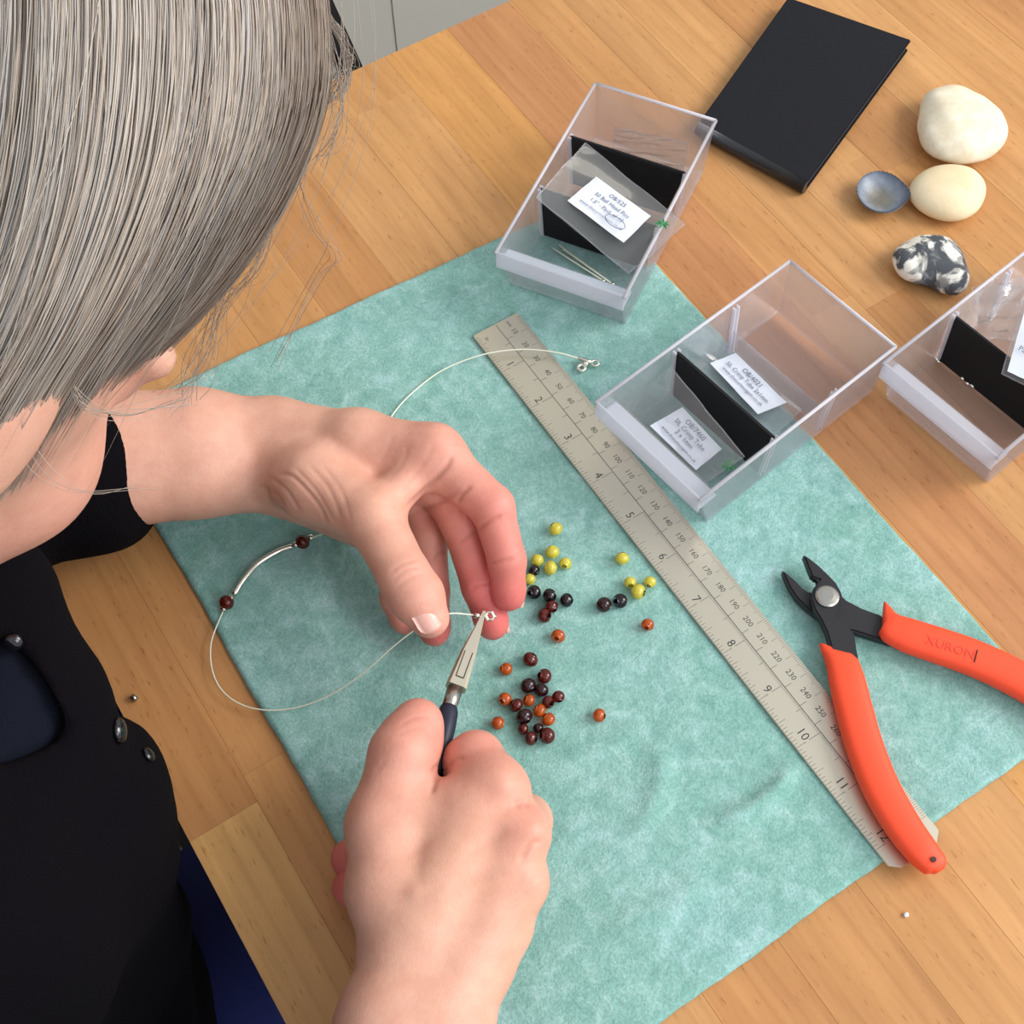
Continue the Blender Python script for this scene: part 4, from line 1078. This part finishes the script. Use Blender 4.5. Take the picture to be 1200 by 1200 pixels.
# ---- clothes
def clothes():
    c = trunk_field(.012, .0042, False)
    c.cone(SH_R, EL_R, .058, .048, .03).cone(SH_L, EL_L, .058, .047, .03)
    c.cone(EL_R, P(462, 1430, .046), .045, .034, .02)
    CH = [P(-38, 700, .105), P(22, 843, .085), P(88, 960, .048), P(110, 1016, .015), P(140, 1100, -.035), P(150, 1200, -.07)]
    c.chain(CH, [.030, .029, .027, .026, .025, .025], .02)
    c.cone(EL_L, P(98, 550, .046), .046, .036, .02).cone(P(75, 578, .034), P(138, 598, .022), .022, .016, .012)
    c.ell(P(140, 905, .035), (.016, .022, .02), None, .02)
    # open front: the cardigan parts below the collar and shows the navy top
    poly = np.array([(-60, 775), (5, 745), (40, 785), (78, 850), (68, 872), (20, 890), (-60, 905)], float)
    X = [np.broadcast_to(t, c.F.shape) for t in (c.ax[0][:, None, None], c.ax[1][None, :, None], c.ax[2][None, None, :])]
    Xf = np.stack([t.ravel() for t in X], 1); qx, qy = to_px(Xf); dp = np.full(len(Xf), -1e9)
    for k in range(len(poly)):
        e = poly[(k + 1) % len(poly)] - poly[k]; L = np.hypot(*e); dp = np.maximum(dp, ((qx - poly[k, 0]) * e[1] - (qy - poly[k, 1]) * e[0]) / L)
    dp = (dp * .00033).astype(np.float32); dp[Xf[:, 0] < -.37] = .05
    c.F = np.maximum(c.F, -dp.reshape(c.F.shape))
    V, Qd = c.mesh(); V = relax(V, Qd, 2); N = vnormals(V, Qd)
    if ((V - V.mean(0)) * N).sum() < 0: Qd = Qd[:, ::-1]
    x, y = to_px(V); V = V + vnormals(V, Qd) * (.0016 * np.sin(V[:, 1] * 90 + V[:, 2] * 60) * np.sin(V[:, 2] * 75 - V[:, 0] * 40))[:, None]
    # hollow below the hem
    o = pp(col_mesh('cardigan', [(V, Qd, None)], M['knit'], None)); o['label'] = 'black knitted cardigan'
    t = trunk_field(.005, .0045, False); t.chain(CH, [.022, .021, .019, .018, .017, .017], .02); V, Qd = t.mesh(); V = relax(V, Qd, 2); N = vnormals(V, Qd)
    if ((V - V.mean(0)) * N).sum() < 0: Qd = Qd[:, ::-1]
    o2 = pp(col_mesh('top', [(V, Qd, None)], M['navyknit'], None)); o2['label'] = 'navy knitted top under the cardigan'
    j = Field((-.66, -.36, -.46), (.10, .40, -.06), .005)
    j.ell((-.50, .06, -.28), (.15, .18, .12), None, .04)
    for s in (-.035, .155): j.cone((-.45, s + .02, -.22), (-.06, s * 1.1, -.20), .085, .065, .03)
    V, Qd = j.mesh(); V = relax(V, Qd, 2); N = vnormals(V, Qd)
    if ((V - V.mean(0)) * N).sum() < 0: Qd = Qd[:, ::-1]
    o3 = pp(col_mesh('trousers', [(V, Qd, None)], M['denim'], None)); o3['label'] = 'blue denim trousers'
    return o
CARD = clothes()

# ---- hair: locks hanging from the crown past the cheek
def hair():
    G = [[(365, -150, .372), (380, -40, .372), (386, 60, .375), (378, 130, .382), (352, 200, .395), (312, 272, .410), (258, 340, .425), (196, 404, .44)],
         [(310, -160, .335), (338, -40, .334), (346, 60, .337), (338, 140, .345), (306, 220, .358), (262, 300, .375), (205, 375, .395), (140, 440, .415)],
         [(240, -170, .312), (270, -40, .308), (276, 60, .309), (264, 160, .315), (232, 250, .325), (188, 335, .342), (130, 420, .362), (78, 500, .385)],
         [(160, -170, .297), (188, -40, .292), (190, 70, .292), (176, 180, .296), (144, 280, .304), (100, 375, .318), (48, 460, .338), (2, 545, .360)],
         [(70, -170, .290), (92, -40, .284), (92, 80, .283), (78, 200, .286), (48, 310, .294), (8, 405, .306), (-40, 490, .324), (-84, 570, .346)],
         [(-40, -170, .290), (-22, -40, .284), (-26, 90, .283), (-44, 215, .287), (-76, 325, .295), (-116, 420, .308), (-160, 505, .326), (-200, 590, .348)],
         [(-160, -170, .296), (-150, -40, .292), (-156, 90, .292), (-176, 215, .296), (-210, 325, .306), (-250, 420, .320), (-290, 505, .338), (-330, 590, .36)],
         [(-300, -170, .318), (-290, -40, .314), (-300, 90, .314), (-320, 215, .320), (-350, 325, .330), (-390, 420, .345), (-430, 505, .364), (-470, 590, .388)]]
    for k in range(1, 8):                                       # ends swing forward along the jaw
        a, b = np.array(G[k][-2]), np.array(G[k][-1]); G[k].append(tuple(b + (b - a) * (.35 if k == 1 else .62)))
    a, b = np.array(G[0][-2]), np.array(G[0][-1]); G[0].append(tuple(b + (b - a) * .1))
    G = np.array(G, float)                                     # guide, point, (px py d)
    W = np.array([[Q(*p) for p in g] for g in G])              # real positions
    crown = HL(-.045, -.015, .112)
    W = np.concatenate([np.repeat(crown[None, None], len(W), 0) + .25 * (W[:, :1] - crown) + np.array([0, 0, .012]), W], 1)
    W[:, 0] = crown + .12 * (W[:, 1] - crown)
    mid = .55 * W[:, 1] + .45 * crown; mid += (mid - HC) / np.linalg.norm(mid - HC, axis=1)[:, None] * .012
    W = np.concatenate([W[:, :1], mid[:, None], W[:, 1:]], 1)
    nG, nP = W.shape[:2]
    SP = np.array([spline(w, 4) for w in W])                   # finer along the lock
    nP = SP.shape[1]
    def at(u, ti):
        """position on the hair surface for lock parameter u (array) at every station"""
        u = np.clip(u, 0, nG - 1.001); i = u.astype(int); t = (u - i)[..., None]
        a, b, c, d = (SP[np.clip(i + k, 0, nG - 1), ti] for k in (-1, 0, 1, 2))
        return .5 * (2 * b + (c - a) * t + (2 * a - 5 * b + 4 * c - d) * t * t + (3 * b - a - 3 * c + d) * t ** 3)
    r = np.random.default_rng(21); st = np.arange(nP)
    skull = HC + HU * .0
    def inward(X): 
        n = skull - X; return n / (np.linalg.norm(n, axis=-1)[..., None] + 1e-9)
    vs, fs, cs = [], [], []; nv = 0
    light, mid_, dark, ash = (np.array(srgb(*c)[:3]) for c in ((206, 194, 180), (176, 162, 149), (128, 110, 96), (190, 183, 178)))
    N = 7900
    clump = r.uniform(0, nG - 1, 260)
    tn = np.linspace(0, 1, nP)
    for k in range(N):
        u0 = r.uniform(0, nG - 1) if r.random() < .5 else r.choice(clump) + r.normal(0, .05)
        fly = k > N - 90
        du = r.normal(0, .20) if not fly else r.normal(0, .6)
        u = u0 + du * tn ** 1.5 + .06 * np.sin(tn * r.uniform(2, 7) + r.uniform(0, 6))
        X = at(u, st)
        lay = abs(r.normal(0, .004)) if not fly else -abs(r.normal(.004, .006))
        X = X + inward(X) * (lay * (.4 + .6 * np.sin(tn * math.pi)[:, None] ** .5)) + (r.normal(0, .0011, (1, 3)) * tn[:, None])
        if fly: X = X + (r.normal(0, .010, 3) * (tn[:, None] ** 2)) + np.array([.006, 0, 0]) * (tn[:, None] ** 2) * (u0 < 1.5)
        e = int(nP * min(1, r.uniform(.93, 1.06))) if not fly else int(nP * r.uniform(.6, 1)); s0 = 0 if r.random() < .7 else int(r.uniform(0, .25) * nP)
        X = X[s0:e]; m = len(X)
        if m < 6: continue
        rad = r.uniform(.00012, .00026) if not fly else .00009
        rr = rad * np.clip(np.minimum((m - 1 - np.arange(m)) / 7, 1), .25, 1)
        t = np.gradient(X, axis=0); t /= np.linalg.norm(t, axis=1)[:, None]
        n1 = np.cross(t, inward(X)); n1 /= np.linalg.norm(n1, axis=1)[:, None] + 1e-9; n2 = np.cross(t, n1)
        ring = np.stack([X + rr[:, None] * (math.cos(a) * n1 + math.sin(a) * n2) for a in (0.5, 2.6, 4.7)], 1)
        vs.append(ring.reshape(-1, 3))
        b = nv + np.arange(m - 1)[:, None] * 3; q = []
        for j in range(3): q.append(np.stack([b[:, 0] + j, b[:, 0] + (j + 1) % 3, b[:, 0] + 3 + (j + 1) % 3, b[:, 0] + 3 + j], 1))
        fs.append(np.concatenate(q)); nv += m * 3
        g = math.sin(u0 * 9.3) * .35 + math.sin(u0 * 23 + 1) * .25 + r.normal(0, .5)
        c = mid_ + (light - mid_) * max(0, min(1, g + .35)) if g > -.35 else mid_ + (dark - mid_) * min(1, (-g - .35) * 1.2)
        if r.random() < .25: c = ash * r.uniform(.8, 1.05)
        edge = np.clip(1.15 - u0 * .75, 0, .8) if not fly else 0  # under-hair shade painted into the colour of right-contour and deeper strands
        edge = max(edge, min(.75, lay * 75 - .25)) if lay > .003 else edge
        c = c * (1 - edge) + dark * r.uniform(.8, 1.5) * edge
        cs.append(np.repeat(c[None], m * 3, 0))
    cr = np.array([-.045, .015, .094])                         # back of the head, head coordinates
    for _ in range(1700):
        az = r.uniform(math.pi * .80, math.pi * 1.70); m = 18; ph = np.linspace(.12, r.uniform(1.75, 2.05), m); az_ = az + r.normal(0, .12) * ph
        k = 1 + abs(r.normal(.02, .018)); L = np.stack([.100 * k * np.sin(ph) * np.cos(az_) - .014, .081 * k * np.sin(ph) * np.sin(az_), .100 * k * np.cos(ph) + .022], 1)
        L[:, 2] -= .02 * np.clip(ph - 1.5, 0, 1); X = HC + L @ HAX
        rr = r.uniform(.00025, .0005) * np.clip((m - np.arange(m)) / 5, .3, 1); t = np.gradient(X, axis=0); t /= np.linalg.norm(t, axis=1)[:, None]
        n1 = np.cross(t, inward(X)); n1 /= np.linalg.norm(n1, axis=1)[:, None] + 1e-9; n2 = np.cross(t, n1)
        vs.append(np.stack([X + rr[:, None] * (math.cos(a) * n1 + math.sin(a) * n2) for a in (0.5, 2.6, 4.7)], 1).reshape(-1, 3))
        b = nv + np.arange(m - 1)[:, None] * 3
        for j in range(3): fs.append(np.stack([b[:, 0] + j, b[:, 0] + (j + 1) % 3, b[:, 0] + 3 + (j + 1) % 3, b[:, 0] + 3 + j], 1))
        nv += m * 3; cs.append(np.repeat((mid_ * r.uniform(.65, 1.3))[None], m * 3, 0))
    for base, cnt, sp in (([(330, -90, .372), (370, -6, .376), (398, 44, .382), (408, 74, .388), (398, 100, .392), (372, 128, .395)], 34, .0020),
                          ([(352, -60, .374), (384, 40, .38), (398, 110, .388), (392, 158, .394), (372, 196, .40)], 12, .0022),
                          ([(380, 60, .378), (352, 190, .398), (372, 262, .41), (392, 300, .42), (368, 330, .43), (320, 420, .45)], 5, .002),
                          ([(330, 210, .40), (300, 300, .415), (262, 352, .43), (240, 420, .445), (210, 470, .45)], 26, .0042),
                          ([(90, 330, .33), (80, 420, .345), (100, 470, .36), (150, 482, .375), (215, 470, .39)], 9, .002),
                          ([(20, 420, .34), (30, 520, .355), (80, 572, .365), (170, 566, .38)], 3, .002)):
        for _ in range(cnt):
            X = spline([Q(*p) + r.normal(0, sp, 3) * (.35 + .65 * i / len(base)) for i, p in enumerate(base)], 6); m = len(X)
            rr = r.uniform(.00007, .00013) * np.ones(m); t = np.gradient(X, axis=0); t /= np.linalg.norm(t, axis=1)[:, None]
            n1 = np.cross(t, inward(X)); n1 /= np.linalg.norm(n1, axis=1)[:, None] + 1e-9; n2 = np.cross(t, n1)
            vs.append(np.stack([X + rr[:, None] * (math.cos(a) * n1 + math.sin(a) * n2) for a in (0.5, 2.6, 4.7)], 1).reshape(-1, 3))
            b = nv + np.arange(m - 1)[:, None] * 3
            for j in range(3): fs.append(np.stack([b[:, 0] + j, b[:, 0] + (j + 1) % 3, b[:, 0] + 3 + (j + 1) % 3, b[:, 0] + 3 + j], 1))
            nv += m * 3; cs.append(np.repeat((mid_ * r.uniform(.6, 1.25))[None], m * 3, 0))
    V, F, C = np.vstack(vs), np.vstack(fs), np.vstack(cs)
    # the mass underneath
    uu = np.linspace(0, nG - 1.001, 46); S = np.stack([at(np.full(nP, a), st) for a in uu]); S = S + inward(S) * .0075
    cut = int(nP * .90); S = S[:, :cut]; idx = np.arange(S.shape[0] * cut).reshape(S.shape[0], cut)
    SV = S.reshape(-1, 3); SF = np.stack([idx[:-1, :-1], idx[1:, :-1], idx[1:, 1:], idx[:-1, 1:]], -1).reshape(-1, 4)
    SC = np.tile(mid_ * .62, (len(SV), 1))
    b = MB().sphere(HL(-.014, 0, .022), (.097, .078, .097), 40, 28, HAX); BV = np.array(b.v); loc = (BV - HC) @ HAX.T
    keep = (loc[:, 2] > .0) & ((loc[:, 0] < -.02) | (loc[:, 2] > .075))
    BF = np.array([f if len(f) == 4 else (f[0], f[1], f[2], f[2]) for f in b.f if all(keep[i] for i in f) and len(f) == 4])
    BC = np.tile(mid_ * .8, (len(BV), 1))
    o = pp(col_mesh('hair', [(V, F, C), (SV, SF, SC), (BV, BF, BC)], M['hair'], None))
    o['label'] = 'straight ash-grey hair hanging past the cheek'; o['kind'] = 'stuff'
hair()
# cardigan buttons
for (x, y, z, rr) in ((16, 752, None, .0034), (137, 857, None, .0048), (172, 886, None, .0030)):
    dg = bpy.context.evaluated_depsgraph_get(); d = Vector(P(x, y, 0)) - Vector(CAM); d.normalize()
    hit, loc, nrm, _ = CARD.ray_cast(CARD.matrix_world.inverted() @ Vector(CAM), d) if False else CARD.ray_cast(Vector(CAM), d)
    if not hit: continue
    n = np.array(nrm); ax = np.cross(n, (0, 0, 1)); ax /= np.linalg.norm(ax); A = np.array([ax, np.cross(n, ax), n]); c = np.array(loc) + n * .001
    b = MB().sphere(c, (rr, rr, rr * .5), 16, 10, A).torus(c + n * rr * .18, rr * .72, rr * .16, A)
    o = b.build('button', M['jet'], None, True); o.parent = CARD; o['label'] = 'shiny black button'


# ------------------------------------------------------------------ the necklace being made
def necklace():
    o0 = P(355, 635, MAT_T); t = empty('necklace', o0); tag(t, 'half-finished silver wire necklace with tube and amber beads, held in the left hand', 'necklace')
    inv = Matrix.Translation(-Vector(o0))
    def par(o): o.parent = t; o.matrix_parent_inverse = inv; return o
    zc = MAT_T + .0014
    def path(l, n=8): return spline([P(a, b, z) for a, b, z in l], n)
    par(MB().tube(path([(678, 420, .0062), (652, 413, .0085), (612, 409.5, .0085), (568, 415, .0078), (522, 432, .0055), (488, 456, zc), (463, 482, zc), (440, 520, zc), (415, 570, zc), (395, 610, zc), (384, 623, zc), (369, 629, zc + .001), (352, 636, zc + .0012)]), .00036, 8)
        .build('wire', M['wire'], None, True))
    par(MB().tube(path([(268, 704, zc + .001), (258, 724, zc), (247, 756, zc), (250, 790, zc), (266, 815, zc), (296, 830, zc + .0005), (338, 831, .0065), (382, 817, .011), (424, 790, .018), (458, 760, .027), (486, 738, .035), (506, 726, .0405), (528, 719, .0405), (548, 720, .0375), (560, 721.5, .0365)]), .00033, 8)
        .build('wire', M['wire'], None, True))
    tb = path([(343, 640, zc + .0012), (326, 646, zc + .0012), (303, 660, zc + .0012), (285, 680, zc + .0012), (274, 697, zc + .0012)], 6)
    o = par(MB().tube(tb, .0013, 12).build('curved_tube', M['silver'], None, True)); o['label'] = 'curved silver tube'
    for x, y, k in ((354.5, 635, 'red'), (265.5, 706, 'red')):
        me = bead_mesh(.0034, None, .9, 1); o = link('amber_bead', me, M['amber_' + k], None, True)
        c = P(x, y, MAT_T + .0042); d = (P(x + 8, y - 6, .005) - P(x, y, .005)); d /= np.linalg.norm(d)
        me.transform(Matrix.Translation(Vector(c)) @ Vector(d).to_track_quat('Z', 'Y').to_matrix().to_4x4()); par(o)['label'] = 'brown amber bead'
    for a, b in (((361.5, 631), (366.5, 629)), ((349, 637.5), (344, 639.5)), ((271.5, 699), (268.5, 703)), ((263.5, 711), (260.5, 716))):
        par(MB().tube([P(*a, zc + .001), P(*b, zc + .001)], .0016, 10).build('spacer', M['silver'], None, True))
    # clasp lying beside the ruler
    A = np.eye(3); c = P(681.5, 431, .0052)
    par(MB().torus(c, .0018, .0008, A).tube([P(684, 428, .0052), P(687, 424, .0056)], .0011, 8).sphere(P(687, 427, .0052), .0012, 8, 6).build('clasp', M['silver'], None, True))
    par(MB().torus(P(697.5, 425.5, .0050), .0017, .0006, A).tube([P(678, 420, .0062), P(688, 423, .0056), P(694, 425, .0052)], .0010, 8).build('end_ring', M['silver'], None, True))
    # crimp and ring gripped by the plier tips
    Ar = np.array([RIG[0], RIG[1], RIG[2]])
    par(MB().tube([P(556, 721, .0368), P(562, 721.5, .0366)], .0012, 8).build('crimp', M['silver'], None, True))
    par(MB().torus(P(574, 722, .0350), .0017, .0008, Ar, 6, 8).sphere(P(580, 722, .0346), .0009, 8, 6).build('end_ring', M['silver'], None, False))
necklace()

# ------------------------------------------------------------------ flat-nose pliers in the right hand
def pliers():
    pth = [P(567, 717, .0362), P(560, 737, .0368), P(549, 765, .0378), (P(534, 806, .0400))]
    o0 = P(534, 806, .0400); t = empty('flat_nose_pliers', o0); tag(t, 'steel nose pliers with navy grips held in the right hand', 'pliers')
    inv = Matrix.Translation(-Vector(o0))
    def par(o): o.parent = t; o.matrix_parent_inverse = inv; return o
    ax = pth[-1] - pth[0]; ax /= np.linalg.norm(ax)
    side = np.cross(ax, CAM - o0); side /= np.linalg.norm(side); nrm = np.cross(side, ax)
    if nrm[2] < 0: nrm = -nrm; 
    def loft(pts, ws, zt, zb, name, mat, rnd=.0006):
        b = MB(); n = len(pts); vs = []
        for p, w, a, c in zip(pts, ws, zt, zb):
            p = np.asarray(p)
            vs += [p - side * w * .5 + nrm * c, p + side * w * .5 + nrm * c, p + side * w * .5 + nrm * a * .7, p + side * w * .36 + nrm * a, p - side * w * .36 + nrm * a, p - side * w * .5 + nrm * a * .7]
        fs = [(i * 6 + k, i * 6 + (k + 1) % 6, (i + 1) * 6 + (k + 1) % 6, (i + 1) * 6 + k) for i in range(n - 1) for k in range(6)] + [(5, 4, 3, 2, 1, 0), tuple((n - 1) * 6 + k for k in range(6))]
        o = par(b.add(vs, fs).build(name, mat)); bm = bmesh.new(); bm.from_mesh(o.data); bmesh.ops.recalc_face_normals(bm, faces=bm.faces); bm.to_mesh(o.data); bm.free(); return o
    ws = [.0013, .0032, .0062, .0084]
    loft(pth, ws, [.0010, .0016, .0026, .0032], [.00008] * 4, 'jaw', M['steel'])
    loft(pth, ws, [-.0010, -.0016, -.0026, -.0032], [-.00008] * 4, 'jaw', M['steel'])
    # box joint outline cut in the upper face
    j0, j1 = pth[2] * .95 + pth[3] * .05, pth[2] * .22 + pth[3] * .78
    l = MB(); h = .0027
    q = [j0 - side * .0016 + nrm * h, j1 - side * .0016 + nrm * (h + .0005), j1 + side * .0016 + nrm * (h + .0005), j0 + side * .0016 + nrm * h]
    for a, c in ((0, 1), (1, 2), (2, 3)): l.tube([q[a], q[c]], .00022, 4)
    par(l.build('joint_line', M['hole']))
    f = [P(533, 808, .0400), P(529, 820, .0410), P(525.5, 832, .0420)]
    b = MB()
    b.tube([p + nrm * .0004 for p in f], [.0033, .0031, .0031], 14, True)
    par(b.build('shank', M['rivet'], None, True))
    g = GRIP
    k = len(g); par(MB().tube(g, np.interp(np.linspace(0, 1, k), [0, .06, .2, .45, 1], [.0034, .0040, .0041, .0036, .0036]), 16, True).build('grip', M['navygrip'], None, True))
    g2 = GRIP2
    par(MB().tube(g2, .0034, 14, True).build('grip', M['navygrip'], None, True))
pliers()
